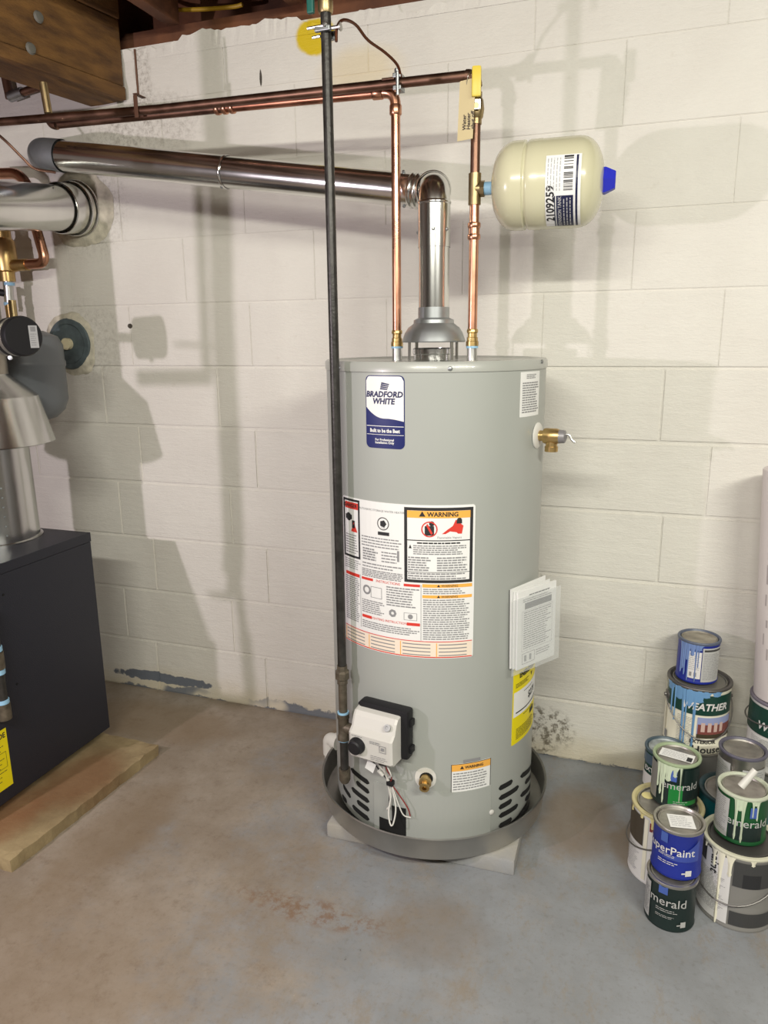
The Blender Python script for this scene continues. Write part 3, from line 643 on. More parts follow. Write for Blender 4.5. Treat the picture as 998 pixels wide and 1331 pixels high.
wire([(0.022, 0.05, -0.066), (0.034, 0.045, -0.10), (0.018, 0.03, -0.12), (0.026, 0.027, -0.14), (0.04, 0.02, -0.19), (0.052, 0.016, -0.22), (0.068, 0.008, -0.228)], WWHT)
wire([(-0.020, 0.045, -0.060), (-0.016, 0.045, -0.075), (-0.004, 0.04, -0.095), (0.010, 0.032, -0.118), (0.018, 0.027, -0.136), (0.012, 0.014, -0.18), (0.008, 0.010, -0.215)], WBLK)
wire([(-0.012, 0.045, -0.060), (0.0, 0.04, -0.088), (0.012, 0.034, -0.105), (0.016, 0.03, -0.13), (0.016, 0.014, -0.2), (0.004, 0.012, -0.222)], WWHT, .0024)
MB().box(gp(-0.020, 0.05, -0.088), (0.024, 0.001, 0.026), RG @ Matrix.Rotation(0.35, 3, 'Y')).build('wire_tag', PAPER, lo)
MB().tube([gp(-0.002, 0.042, -0.098), gp(0.006, 0.036, -0.112)], 0.005, 10).build('connector', WHITEP, lo)

# ================================================================== PAN, PAVER, DRAIN ELBOW
c1 = on_z((665, 1140), 0); c2 = on_z((430, 1083), 0)
PAVH = 0.042
s_x0, s_x1 = -0.735, -0.235
MB_p = MB().box(((s_x0+s_x1)/2, -0.335, PAVH/2), (s_x1-s_x0, 0.49, PAVH), Matrix.Rotation(0.02, 3, 'Z'), 0.005)
tag(MB_p.build('concrete_paver', PAVER), 'square painted concrete paver under the metal pan of the water heater', 'paver')
PR = 0.313
pan = MB().lathe([(0, PAVH), (PR-0.012, PAVH), (PR-0.006, PAVH+0.004), (PR, PAVH+0.062), (PR+0.004, PAVH+0.066), (PR+0.003, PAVH+0.069), (PR-0.002, PAVH+0.066), (PR-0.008, PAVH+0.005), (PR-0.014, PAVH+0.0018), (0, PAVH+0.0018)], (TX, TY, 0), seg=128)
DP = thing('drain_pan', 'round shallow aluminium drain pan under the grey water heater', 'pan', (TX, TY, PAVH))
pan.build('pan_body', PANM, DP)
th_, z_ = on_cyl((613, 1090), TX, TY, PR); 
MB().lathe([(0.0, TZ0-0.001), (0.262, TZ0-0.001), (0.262, PAVH+0.0022), (0, PAVH+0.0022)][::-1], (TX, TY, 0), seg=64).build('heater_base', DARK, WH)
el0 = on_vert((430, 985), -0.80, -0.40); 
e1 = Vector((-0.79, -0.325, 0.115))
pv = thing('pvc_elbow', 'white plastic drain elbow at the back left of the metal pan', 'pipe fitting', (e1.x, e1.y, 0))
ec = on_vert((429, 978), -0.842, -0.30)
ec = Vector((-0.842, -0.30, 0.115))
MB().tube([(ec.x+0.025, ec.y-.008, ec.z), ec+Vector((0.012, -.004, 0))]+bend(ec+Vector((0.05, -.016, 0)), ec, ec+Vector((0, 0, -.1)), 0.012)+[ec+Vector((0, 0, -0.03)), ec+Vector((0, 0, -0.05))], 0.0205, 20).build('elbow', PVC, pv)
MB().tube([ec+Vector((0, 0, -0.048)), Vector((ec.x, ec.y, 0.0))], 0.0165, 18).build('pipe', PVC, pv)
MB().tube([(ec.x+0.018, ec.y-.006, ec.z), (ec.x+0.036, ec.y-.012, ec.z)], 0.024, 20).build('socket', PVC, pv)

# ================================================================== MANUAL POUCH
th, z = on_cyl((669, 820), TX, TY, TR+0.012); n = nvec(th); u_ = Vector((-n.y, n.x, 0)); v_ = Vector((0, 0, 1))
edge = Vector((TX, TY, 0))+n*(TR+0.012)
mp_ = thing('manual_pouch', 'clear sleeve of folded white manuals taped to the side of the water heater', 'manual', edge+Vector((0, 0, 0.5)))
def sheet(o, w_, h_, t_, name, m_, parent, yaw=0.0, lean=0.0):
    """leaf whose left edge stands at o, turned by yaw about that edge"""
    uu = Quaternion(v_, yaw) @ u_; vv = Quaternion(n, lean) @ v_; uu = (uu-vv*uu.dot(vv)).normalized(); nn = uu.cross(vv); R_ = Matrix((uu, vv, nn)).transposed()
    c_ = o+uu*w_/2; MB().box(c_, (w_, h_, t_), R_, 0.0).build(name, m_, parent); return plane_surf(c_+nn*t_/2, uu, vv)
sheet(edge-u_*0.012-n*0.004+Vector((0, 0, 0.617)), 0.138, 0.205, 0.0025, 'booklet', PAPER, mp_, 0.06, 0.03)
sheet(edge-u_*0.006+n*0.0005+Vector((0, 0, 0.613)), 0.136, 0.200, 0.002, 'booklet', PAPER, mp_, 0.02, 0.02)
sfm = sheet(edge+n*0.006+Vector((0, 0, 0.611)), 0.138, 0.200, 0.005, 'booklet', PAPER, mp_, -0.03, 0.02)
mb = MB(); p_rect(mb, sfm, -0.045, 0.052, 0.052, 0.068, 0.0005); mb.build('print', mat('soft_black_ink', S(74, 74, 78), .6), mp_)
mb = MB(); p_lines(mb, sfm, -0.03, 0.05, 0.082, 0.090, 1, 0.0005); p_lines(mb, sfm, -0.052, 0.056, 0.070, 0.080, 2, 0.0005, .5); p_lines(mb, sfm, -0.048, 0.054, -0.052, 0.046, 17, 0.0005, .45); p_frame(mb, sfm, -0.052, -0.006, -0.090, -0.062, 0.0014, 0.0005); p_lines(mb, sfm, -0.002, 0.052, -0.080, -0.062, 3, .0005); p_frame(mb, sfm, -0.054, 0.056, -0.056, 0.048, 0.0008, 0.0005); p_rect(mb, sfm, -.044, -.036, -.084, -.068, .0006); p_rect(mb, sfm, -.026, -.018, -.084, -.068, .0006); mb.build('print', GREYINK, mp_)
sheet(edge-u_*0.022+n*0.011+Vector((0, 0, 0.600)), 0.170, 0.195, 0.0005, 'sleeve', CLEAR, mp_, -0.05, 0.02)

# ================================================================== GAS LINE
pg = on_plane((446.5, 945), gp(0, 0.035, 0), n=RG @ Vector((0, 1, 0)))
GX, GY = pg.x, pg.y; GR = 0.0108
gl = thing('gas_pipe', 'black iron gas pipe dropping vertically in front of the water heater', 'pipe', (GX, GY, on_vert((446, 1018), GX, GY).z))
def gz(y): return on_vert((440, y), GX, GY).z
MB().tube([(GX, GY, gz(868)), (GX, GY, gz(14))], GR, 20).build('drop_pipe', IRON, gl)
MB().tube([(GX, GY, gz(925)), (GX, GY, gz(880))], GR, 20).build('nipple', IRONF, gl)
MB().tube([(GX, GY, gz(1000)), (GX, GY, gz(958))], GR, 20).build('drip_leg', IRON, gl)
MB().lathe([(0.0, gz(888)), (0.0138, gz(888)), (0.0138, gz(883)), (0.0185, gz(881)), (0.0185, gz(873)), (0.0140, gz(871)), (0.0132, gz(865)), (0.0, gz(865))], (GX, GY, 0), seg=8, smooth=False).build('union', IRONF, gl)
zt_ = pg.z
tee = MB().lathe([(0.0, gz(961)), (0.0155, gz(961)), (0.0155, gz(956)), (0.0138, gz(955)), (0.0138, gz(934)), (0.0155, gz(933)), (0.0155, gz(927)), (0, gz(927))], (GX, GY, 0), seg=24)
ginl = gp(-0.077, 0.035, -0.008); hd = (Vector((ginl.x, ginl.y, zt_))-Vector((GX, GY, zt_)))
gi = Vector((GX, GY, zt_)); tee.tube([gi, gi+hd*0.9], 0.0138, 18); tee.build('tee', IRONF, gl)
for y0_, y1_ in ((925, 929), (958, 962)): MB().tube([(GX, GY, gz(y1_)), (GX, GY, gz(y0_))], 0.0145, 20).build('thread_seal', TAPE, gl)
MB().lathe([(0.0, gz(1017)), (0.010, gz(1017)), (0.0145, gz(1013)), (0.0152, gz(999)), (0, gz(999))], (GX, GY, 0), seg=20).build('cap', IRONF, gl)
MB().lathe([(0.0, gz(18)), (0.0135, gz(18)), (0.0155, gz(14)), (0.0155, gz(2)), (0.0135, gz(1)), (0.0135, gz(-25)), (0.0, gz(-25))], (GX, GY, 0), seg=20).build('shutoff_valve', BRASSD, gl)
MB().box((GX-0.030, GY-0.006, gz(-3)), (0.015, 0.010, 0.055), None, 0.003).build('valve_handle', mat('green_handle', S(24, 92, 82), .45), gl)
MB().tube([(GX, GY, gz(-20)), (GX, GY, 2.27)], GR, 16).build('riser', IRON, gl)

# ================================================================== COPPER SUPPLY LINES
CR = 0.0112
def adapter(p, parent):
    MB().lathe([(0, 1.282), (0.0155, 1.282), (0.0155, 1.293), (0.0135, 1.294), (0.0135, 1.302), (0.0115, 1.303), (0.0115, 1.312), (0.0138, 1.314), (0.0138, 1.319), (0.0125, 1.322), (0, 1.322)], (p.x, p.y, 0), seg=12).build('brass_adapter', BRASS, parent)
    MB().tube([(p.x, p.y, 1.277), (p.x, p.y, 1.283)], 0.0148, 16).build('thread_seal', TAPE, parent)
def ring(p, d, r, l, name, m_, parent): 
    d = Vector(d).normalized(); MB().lathe([(0, -l/2), (r*0.93, -l/2), (r, -l/2+0.002), (r, l/2-0.002), (r*0.93, l/2), (0, l/2)], p, d, 18).build(name, m_, parent)
# hot
hc = on_vert((510, 119), NL.x, NL.y); hy = NL.y
h1 = on_y((205, 149), hy+0.03); h2 = on_y((66, 163), hy+0.03); h3 = on_y((57, 118), hy+0.03)
hot = thing('hot_water_line', 'bright copper pipe turning down into the left fitting on top of the heater', 'pipe', (NL.x, NL.y, 1.275))
top_ = Vector((NL.x, NL.y, hc.z))
path = [Vector((NL.x, NL.y, 1.315)), Vector((NL.x, NL.y, hc.z-0.05))]
MB().tube(path, CR, 16).build('riser', COPPER, hot)
MB().tube(bend(path[0], top_, h1, 0.030), CR+0.0015, 16).build('elbow', COPPER, hot)
ring(top_+Vector((0, 0, -0.04)), (0, 0, 1), CR+0.0035, 0.022, 'elbow_socket', COPPER, hot); dh_ = (h1-top_).normalized(); ring(top_+dh_*0.045, dh_, CR+0.0035, 0.026, 'elbow_socket', COPPER, hot)
jn = top_+(h1-top_)*0.69
MB().tube([top_+dh_*0.028, jn], CR, 16).build('run', mat('aged_copper', (0.42, 0.19, 0.12), .34, 1.0, var=.35, vscale=16, rvar=.1), hot)
for t_ in (-0.022, 0.0, 0.022): ring(jn+dh_*t_, dh_, CR+0.004, 0.012, 'coupling', COPPER, hot)
MB().tube([jn, h2+Vector((0.03, 0, 0))], CR, 16).build('run', COPPERD, hot)
MB().tube(bend(h1, h2, h3, 0.022), CR+0.002, 14).build('elbow', COPPERD, hot)
MB().tube([h2+(h3-h2)*0.35, Vector((h3.x, h3.y, h3.z+0.02))], CR, 14).build('riser', BRASSD, hot)
adapter(NL, hot)
# cold
cy_ = NR.y
cc = on_vert((620, 97), NR.x, NR.y); ctop = Vector((NR.x, NR.y, cc.z))
k1 = on_y((205, 142), cy_+0.035); k0 = on_y((-30, 161), cy_+0.035)
cold = thing('cold_water_line', 'tarnished copper pipe dropping through a yellow handled valve into the right heater fitting', 'pipe', (NR.x, NR.y, 1.275))
def cz(y): return on_vert((617, y), NR.x, NR.y).z
dk = (k1-ctop).normalized()
MB().tube([ctop+dk*0.02, k1, k0], CR, 16).build('run', COPPERD, cold)
MB().tube(bend(k1, ctop, ctop-Vector((0, 0, 1)), 0.024), CR+0.002, 14).build('elbow', COPPERD, cold)
MB().tube([(NR.x, NR.y, cz(240)), (NR.x, NR.y, ctop.z-0.02)], CR, 16).build('drop', COPPERD, cold)
MB().tube([(NR.x, NR.y, 1.315), (NR.x, NR.y, cz(255))], CR, 16).build('drop', COPPER, cold)
bv = MB().lathe([(0, cz(162)), (0.0135, cz(162)), (0.0135, cz(155)), (0.0165, cz(153)), (0.019, cz(143)), (0.0165, cz(131)), (0.0135, cz(128)), (0.0135, cz(120)), (0, cz(120))], (NR.x, NR.y, 0), seg=10).build('ball_valve', BRASSD, cold)
vd = (CAM-Vector((NR.x, NR.y, CAM.z))); vd.z = 0; vd.normalize(); vt = Vector((-vd.y, vd.x, 0)); RV = Matrix((vt, vd, Vector((0, 0, 1)))).transposed()
o_ = Vector((NR.x, NR.y, cz(141)))
MB().lathe([(0.0, 0), (0.008, 0), (0.008, 0.022), (0.006, 0.026), (0, 0.026)], o_, vd, 12).build('stem_nut', BRASS, bv)
MB().box(o_+vd*0.024+Vector((0, 0, 0.002)), (0.020, 0.003, 0.022), RV, 0.001).build('handle_plate', STEEL, bv)
vh = MB().box(Vector((NR.x, NR.y, cz(112)))+vd*0.031, (0.021, 0.012, cz(91)-cz(131)), RV, 0.005); vh.build('handle', mat('yellow_vinyl', S(220, 196, 72), .4), bv)
tz = cz(246)
te = MB().lathe([(0, tz-0.034), (0.0145, tz-0.034), (0.0145, tz+0.034), (0, tz+0.034)], (NR.x, NR.y, 0), seg=20)
EA = Vector((1, 0.03, -0.005)).normalized()
te.tube([(NR.x, NR.y, tz), Vector((NR.x, NR.y, tz))+EA*0.02], 0.0145, 18).lathe([(0, 0.014), (0.018, 0.014), (0.018, 0.023), (0, 0.023)], (NR.x, NR.y, tz), EA, 8); te.build('tee', BRASSD, cold)
for y_ in (293, 308): ring(Vector((NR.x, NR.y, cz(y_))), (0, 0, 1), CR+0.004, 0.012, 'coupling', COPPER, cold)
MB().tube([(NR.x, NR.y, cz(310)), (NR.x, NR.y, cz(290))], CR+0.002, 16).build('coupling', COPPER, cold)
adapter(NR, cold)

# hanging tag
tq = on_plane((606, 143), Vector((NR.x, NR.y, 1.8))+vd*0.016-vt*0.02, vd)
tg_ = thing('shutoff_tag', 'manila paper tag with handwriting hung on the yellow handled valve', 'tag', (tq.x, tq.y, tq.z-0.075))
tgr = (vt*0.75+vd*0.65).normalized(); tgn = tgr.cross(Vector((0, 0, 1)))
Rt = Matrix((tgr, -tgn, Vector((0, 0, 1)))).transposed()
hgt = on_vert((606, 104), tq.x, tq.y).z-on_vert((606, 182), tq.x, tq.y).z
MB().box(tq, (0.046, 0.0008, hgt), Rt @ Matrix.Rotation(0.05, 3, 'Y')).build('card', TAGM, tg_)
if tgn.dot(vd) < 0: fsg = -1
sft = plane_surf(tq+tgn*0.0008, tgr, Vector((0, 0, 1)))
mb = MB()
for i, t in enumerate(('Water', 'Heater', 'shut off')): p_text(mb, sft, t, -0.004+i*0.0125, -0.026, 0.0150, 0.0008, 0.0002, 0.3, rot=PI/2, sx=.8)
mb.build('handwriting', mat('pen_ink', S(60, 54, 60), .6), tg_)
MB().tube(spline([tq+Vector((0, 0, hgt*.42)), tq+Vector((0.004, -.004, hgt*.56)), Vector((NR.x, NR.y, tq.z+hgt*.66))+vd*0.012-vt*0.012, tq+Vector((0.006, .006, hgt*.60)), tq+Vector((0.001, 0.001, hgt*.42))]), 0.0009, 6).build('tie_wire', STEEL, tg_)

# bonding clamps and wire
b1 = thing('ground_clamp', 'steel ground clamp bolted round the black gas pipe', 'clamp', (GX, GY, gz(44)), 'ground clamps')
MB().box((GX-0.001, GY-0.015, gz(41)), (0.034, 0.010, 0.010), None, 0.002).box((GX, GY+0.015, gz(44)), (0.034, 0.010, 0.016), None, 0.002).build('jaw', GALV, b1)
MB().tube([(GX-0.034, GY-0.016, gz(38)), (GX+0.004, GY-0.018, gz(38))], 0.0032, 8).lathe([(0, 0), (0.006, 0), (0.005, 0.005), (0, 0.006)], (GX+0.006, GY-0.018, gz(37)), (0, -1, .2), 10).build('bolt', STEEL, b1)
MB().tube([(GX+0.016, GY-0.012, gz(41)), (GX+0.036, GY-0.012, gz(41))], 0.004, 8).lathe([(0, 0), (0.008, 0), (0.008, 0.003), (0, 0.003)], (GX+0.035, GY-0.012, gz(41)), (1, 0, 0), 10).build('thumbscrew', STEEL, b1)
MB().tube([(GX-0.028, GY-0.006, gz(48)), (GX-0.010, GY-0.008, gz(48))], 0.003, 8).build('bolt', STEEL, b1)
cq = on_y((519, 104), cy_+0.012)
pc = ctop+(k1-ctop)*((ctop.x-cq.x)/(ctop.x-k1.x))
b2 = thing('ground_clamp', 'grey ground clamp bolted round the tarnished horizontal copper pipe', 'clamp', pc, 'ground clamps')
MB().box(pc+Vector((0, 0, 0.013)), (0.020, 0.034, 0.010), None, 0.002).box(pc+Vector((0, 0, -0.013)), (0.020, 0.034, 0.010), None, 0.002).build('jaw', GALV, b2)
MB().tube([pc+Vector((0.002, -0.016, -0.030)), pc+Vector((0.002, -0.016, 0.024))], 0.0042, 8).lathe([(0, 0), (0.0075, 0), (0.0075, 0.006), (0, 0.007)], pc+Vector((0.002, -0.016, 0.019)), (0, 0, 1), 8).build('bolt', GALV, b2)
MB().box(pc+Vector((-0.022, -0.012, 0.008)), (0.03, 0.006, 0.005), None, 0.001).build('strap', COPPERD, b2)
gw = []
for q, t in (((437, 54), 0), ((438, 36), 0.02), ((446, 26), .1), ((462, 32), .3), ((478, 52), .5), ((500, 68), .75), ((516, 84), .92), ((521, 100), 1.0)):
    gw.append(on_y(q, (GY-0.012)*(1-t)+(pc.y-0.01)*t))
tag(MB().tube(spline(gw, 6), 0.0032, 8).build('ground_wire', mat('bare_copper_wire', S(104, 62, 42), .4, .7)), 'thin brown copper wire looping between two ground clamps', 'wire')
# strap hanger by the beam end
hb = on_y((181, 140), cy_+0.035)
hg = thing('pipe_hanger', 'small rusty strap hanger holding the copper pipes under the wood beam', 'bracket', hb)
MB().box(hb+Vector((0, -0.014, 0)), (0.012, 0.003, 0.055), None, .001).box(hb+Vector((0, 0.004, 0.03)), (0.012, 0.04, 0.003), None, .001).build('strap', RUSTY, hg)
MB().tube([hb+Vector((0, 0.0, 0.03)), Vector((hb.x, hb.y, 2.05))], 0.003, 8).build('rod', RUSTY, hg)

# ================================================================== EXPANSION TANK (beige)
e0 = Vector((NR.x, NR.y, tz))
eL = on_y((640, 243), cy_); eR = on_y((784, 243), cy_); Ln = (eR-eL).length; er = (on_y((712, 182), cy_)-on_y((712, 305), cy_)).length/2*0.955
xt = thing('expansion_tank', 'beige expansion tank with a blue end cap standing out from the copper pipe', 'tank', eL)
d0 = (eL-e0).length
def dome(r, h0, sgn, n=7, depth=0.045):
    return [(r*(1-(1-math.sin(PI/2*k/n))*1.0) if k else 0.0, h0+sgn*depth*(math.cos(PI/2*k/n)-1)) for k in range(n+1)]
prof = []
D1 = 0.055
for k in range(0, 10):
    a = PI/2*k/9; prof.append((er*(math.sin(a))**0.75, d0+D1*(1-math.cos(a))))
j = Ln*0.33
prof += [(er, d0+j-0.006), (er-0.004, d0+j-0.003), (er-0.0045, d0+j), (er-0.001, d0+j+0.003), (er, d0+j+0.006), (er+.0006, d0+j+0.03), (er-.0004, d0+j+0.033)]
for k in range(9, -1, -1):
    a = PI/2*k/9; prof.append((er*(math.sin(a))**0.75, d0+Ln-D1*(1-math.cos(a))))
MB().lathe(prof, e0, EA, 64).build('tank_body', BEIGE, xt)
MB().lathe([(0, 0.023), (0.0125, 0.023), (0.0125, d0+0.004), (0, d0+0.004)], e0, EA, 16).build('nipple', STEEL, xt)
MB().lathe([(0, 0.0235), (0.0145, 0.0235), (0.0145, d0-.002), (0, d0-.002)], e0, EA, 16).build('thread_seal', TAPE, xt)
MB().lathe([(0, d0+Ln-0.012), (0.030, d0+Ln-0.012), (0.030, d0+Ln+0.003), (0.020, d0+Ln+0.024), (0, d0+Ln+0.024)], e0, EA, 6, False).build('end_cap', BLUECAP, xt)
# label on the tank: s along the axis, t round it
au = Vector((0, 0, 1)); av = EA.cross(au)   # av points away from the wall?
if av.y > 0: av = -av
def esurf(a0_, ang0):
    def fn(a, b, lift):
        ph = ang0+b/er; return e0+EA*(a0_+a)+(av*math.cos(ph)+au*math.sin(ph))*(er+lift)
    return Surf(fn)
ex0 = Ln*0.52+d0; LW = Ln*0.30; LH = er*1.75
es = esurf(ex0, -1.30)
def e_rect(mb, x0, x1, y0, y1, lift):
    n = 14; vs = []; fs = []
    for i in range(n+1): y = y0+(y1-y0)*i/n; vs += [es.fn(x0, y, lift), es.fn(x1, y, lift)]
    for i in range(n): fs.append((2*i, 2*i+1, 2*i+3, 2*i+2))
    mb.add(vs, fs)
mb = MB(); e_rect(mb, 0, LW, 0, LH, 0.0008); lb = mb.build('tank_label', PAPER, xt)
mb = MB(); e_rect(mb, LW*.32, LW*.80, 0.0, LH*.50, 0.0012); e_rect(mb, LW*.86, LW*.92, 0.0, LH*.985, 0.0012); e_rect(mb, LW*.26, LW*.29, 0, LH*.5, .0012); mb.build('print', mat('label_navy', S(28, 32, 66), .4), lb)
mb = MB()
for i in range(22): 
    y = LH*(.56+.018*i); 
    if random.random() < .75: e_rect(mb, LW*.52, LW*.78, y, y+LH*random.choice((.006, .010, .013)), 0.0013)
e_rect(mb, LW*.52, LW*.78, LH*.96, LH*.985, .0013)
p_text(mb, es, '2109259', LW*.155, LH*.38, 0.0235, 0.0013, 0.0006, 0, PI/2, 1.0)
mb.build('print', INK, lb)
mb = MB()
for i in range(5):
    y = LH*.56
    while y < LH*.95: l_ = random.uniform(.004, .012); e_rect(mb, LW*(.06+.085*i), LW*(.085+.085*i), y, min(y+l_, LH*.96), .0013); y += l_+.002
mb.build('print', LGREY, lb)
mb = MB(); p_text(mb, es, 'EXPANSION TANK', LW*.42, LH*.25, 0.0105, 0.0017, 0.0002, 0, PI/2, .9)
for i in range(3):
    y = LH*.03
    while y < LH*.45: l_ = random.uniform(.004, .012); e_rect(mb, LW*(.52+.09*i), LW*(.55+.09*i), y, min(y+l_, LH*.47), .0016); y += l_+.002
mb.build('print', LGREY, lb)

# ================================================================== HEATER VENT
VR = 0.0375
vent = thing('vent_pipe', 'shiny metal vent pipe rising from the heater hood and running along the wall', 'vent pipe', (VX, VY, 1.36))
HR = 0.0415
vz = on_vert((563, 243), VX, VY).z
def vzz(y): return on_vert((563, y), VX, VY).z
c1_ = Vector((VX, VY, vz)); c2_ = Vector((VX-0.030, VY+0.085, vz+0.004))
fe = on_y((64, 201), VY+0.105); fd = (fe-c2_).normalized(); fe0 = c2_; Lf = (fe-fe0).length
MB().tube([(VX, VY, 1.352), (VX, VY, vzz(318))], VR, 40, False).build('vertical_section', CHROME, vent)
MB().tube([(VX, VY, vzz(322)), (VX, VY, vzz(266))], VR+0.0015, 40, False).build('elbow_skirt', CHROME, vent)
e_a = bend(c1_-Vector((0, 0, 1)), c1_, c2_, 0.042, 5)
e_b = bend(c1_, c2_, fe, 0.036, 5)
MB().tube([(VX, VY, vzz(268))]+e_a, VR+0.0005, 40, False).build('elbow_gore', CHROME, vent)
MB().tube([e_a[-1]]+e_b, HR-.001, 40, False).build('elbow_gore', CHROME, vent)
ring_ = lambda p, d, r: MB().lathe([(r-0.0005, -0.005), (r+0.0015, -0.0025), (r+0.002, 0), (r+0.0015, 0.0025), (r-0.0005, 0.005)], p, d, 40).build('bead', CHROME, vent)
ring_(Vector((VX, VY, vzz(264))), (0, 0, 1), VR+.001); ring_(e_a[-1], (e_a[-1]-e_a[-2]), HR+.0005)
ring_(e_b[-1], fd, HR); ring_(e_b[-1]+fd*0.014, fd, HR)
jx = on_y((293, 222), VY+.09); tj = (jx-fe0).dot(fd)
MB().tube([e_b[-1], fe0+fd*(tj+0.02)], HR-.001, 40, False).build('horizontal_section', CHROME, vent)
MB().tube([fe0+fd*(tj-0.005), fe0+fd*(Lf-0.03)], HR+0.0006, 40, False).build('horizontal_section', CHROME, vent)
ring_(fe0+fd*tj, fd, HR)
fcor = fe
wend = on_y((56, 204), -0.004); ec_ = fcor+fd*0.02
MB().tube([fe0+fd*(Lf-0.05)]+bend(fe0, ec_, wend, 0.04)+[wend], HR+0.004, 36, False).build('wall_elbow', mat('zinc_elbow', (0.30, 0.32, 0.34), .5, .8, var=.15), vent)
for p_, d_ in ((Vector((VX, VY, vzz(300)))-vt*-0.0+vd*VR, vd), (Vector((VX, VY, vzz(302)))-vt*VR, -vt), (Vector((VX, VY, vzz(300)))+vt*VR*.8+vd*VR*.6, vd+vt), (Vector((VX, VY, vzz(418)))-vt*VR, -vt), (Vector((VX, VY, vzz(418)))+vt*VR, vt), (fe0+fd*0.07+Vector((0, -0.012, -HR+.002)), Vector((0, -.3, -1))), (fe0+fd*0.07+Vector((0, -.015, HR-.003)), Vector((0, -.4, 1))), (fe0+fd*(tj+.01)+Vector((0, -.012, -HR+.002)), Vector((0, -.3, -1)))):
    MB().lathe([(0.004, 0), (0.004, 0.003), (0.002, 0.005), (0, 0.005)], p_, d_, 8).build('screw', GALV, vent)

# ================================================================== BOILER CORNER
ZB = 0.06
bx = on_z((143, 945), ZB); BX, BY = bx.x, bx.y; BZ1 = on_vert((115, 692), BX, BY).z
PZ = 0.036
padc = on_z((205, 968), PZ); padf = on_z((13, 1118), PZ)
dpad = (padf-padc); 
px_, py0, py1 = padc.x, padc.y, padf.y
ang = math.atan2(-(padf.x-padc.x), padc.y-padf.y)
pw, pll = 0.95, (padc-padf).length
Rp = Matrix.Rotation(math.atan2(padc.x-padf.x, padc.y-padf.y)*-1, 3, 'Z')
cpad = (padc+padf)/2 + Rp @ Vector((-pw/2, 0, 0)); cpad.z = PZ/2
bm = bmesh.new(); bmesh.ops.create_grid(bm, x_segments=40, y_segments=26, size=0.5)
top_v = [v for v in bm.verts]
ext = bmesh.ops.extrude_face_region(bm, geom=bm.faces[:]); low = [e for e in ext['geom'] if isinstance(e, bmesh.types.BMVert)]
for v in bm.verts: v.co = Vector((v.co.x*pw, v.co.y*pll, PZ/2))
for v in low: v.co.z = -PZ/2
for v in bm.verts:
    ed = abs(abs(v.co.x)-pw/2) < 1e-4 or abs(abs(v.co.y)-pll/2) < 1e-4
    if ed: v.co.x += random.uniform(-.002, .002); v.co.y += random.uniform(-.002, .002); v.co.z -= random.uniform(0, .004) if v.co.z > 0 else 0
bmesh.ops.recalc_face_normals(bm, faces=bm.faces[:])
me = bpy.data.meshes.new('concrete_pad'); bm.to_mesh(me); bm.free()
k = NT('pad_concrete')
cc_ = k.mix(k.ramp(k.noise(5), .3, .7), S(164, 146, 110), S(126, 108, 78))
cc_ = k.mix(k.math('MULTIPLY', k.blob(-1.52, -0.62, 0, 0.10, 0.16, None, .8, .4, 9), .75), cc_, S(112, 74, 44))
cc_ = k.mix(k.math('MULTIPLY', k.blob(-1.60, -0.85, 0, 0.10, 0.14, None, .8, .4, 9), .7), cc_, S(122, 76, 44))
k.put(k.b.inputs['Base Color'], cc_); k.b.inputs['Roughness'].default_value = .85; k.bump(k.noise(60, 6), .5)
me.materials.append(k.m)
pad = bpy.data.objects.new('concrete_pad', me); COL.objects.link(pad); pad.matrix_world = Matrix.Translation(cpad) @ Rp.to_4x4()
tag(pad, 'low tan concrete pad under the black boiler cabinet', 'slab')

HOODM = mat('boiler_hood_metal', (0.60, 0.60, 0.59), 0.2, 1.0, var=.1, vscale=14, rvar=.08, stretch=(1, 1, .2))
BW, BD = 0.56, 0.60
boil = thing('boiler', 'black boiler cabinet on small feet standing on a concrete pad', 'boiler', (BX-BW/2, BY-BD/2, PZ))
MB().box((BX-BW/2, BY-BD/2, (ZB+BZ1-0.03)/2), (BW, BD, BZ1-0.03-ZB), None, 0.002).build('cabinet', CHARC, boil)
MB().box((BX-BW/2, BY-BD/2, BZ1-0.0145), (BW+0.003, BD+0.003, 0.029), None, 0.002).build('top_panel', CHARC, boil)
for fx, fy in ((-0.05, -0.05), (-0.05, -BD+0.06), (-BW+.05, -0.05), (-BW+.05, -BD+.06)):
    MB().lathe([(0.0, PZ), (0.018, PZ), (0.018, ZB), (0, ZB)], (BX+fx, BY+fy, 0), seg=20).build('foot', TANKG, boil)
for q in ((4, 773), (22, 889)):
    p = on_plane(q, Vector((BX, 0, 0)), Vector((1, 0, 0))); MB().lathe([(0.0035, 0), (0.0035, 0.0012), (0, 0.0012)], p, (1, 0, 0), 10).build('screw', DARK, boil)
p0_ = on_plane((17, 1018), Vector((BX, 0, 0)), Vector((1, 0, 0))); p1_ = on_plane((11, 943), Vector((BX, 0, 0)), Vector((1, 0, 0)))
sfb = plane_surf((BX+0.0003, p0_.y, p0_.z), (0, 1, 0), (0, 0, 1)); HB = p1_.z-p0_.z
mb = MB(); p_rect(mb, sfb, -0.13, 0, 0, HB, 0.0008); be = mb.build('energy_label', YELLOW, boil)
mb = MB(); p_text(mb, sfb, 'ENERGYGUIDE', -0.066, HB-0.018, 0.021, 0.0014, 0.0006, sx=.86); p_lines(mb, sfb, -.12, -.012, .02, HB-.04, 9, .0014, .15); p_frame(mb, sfb, -.12, -.01, HB*.35, HB*.62, .001, .0014); mb.build('print', INK, be)
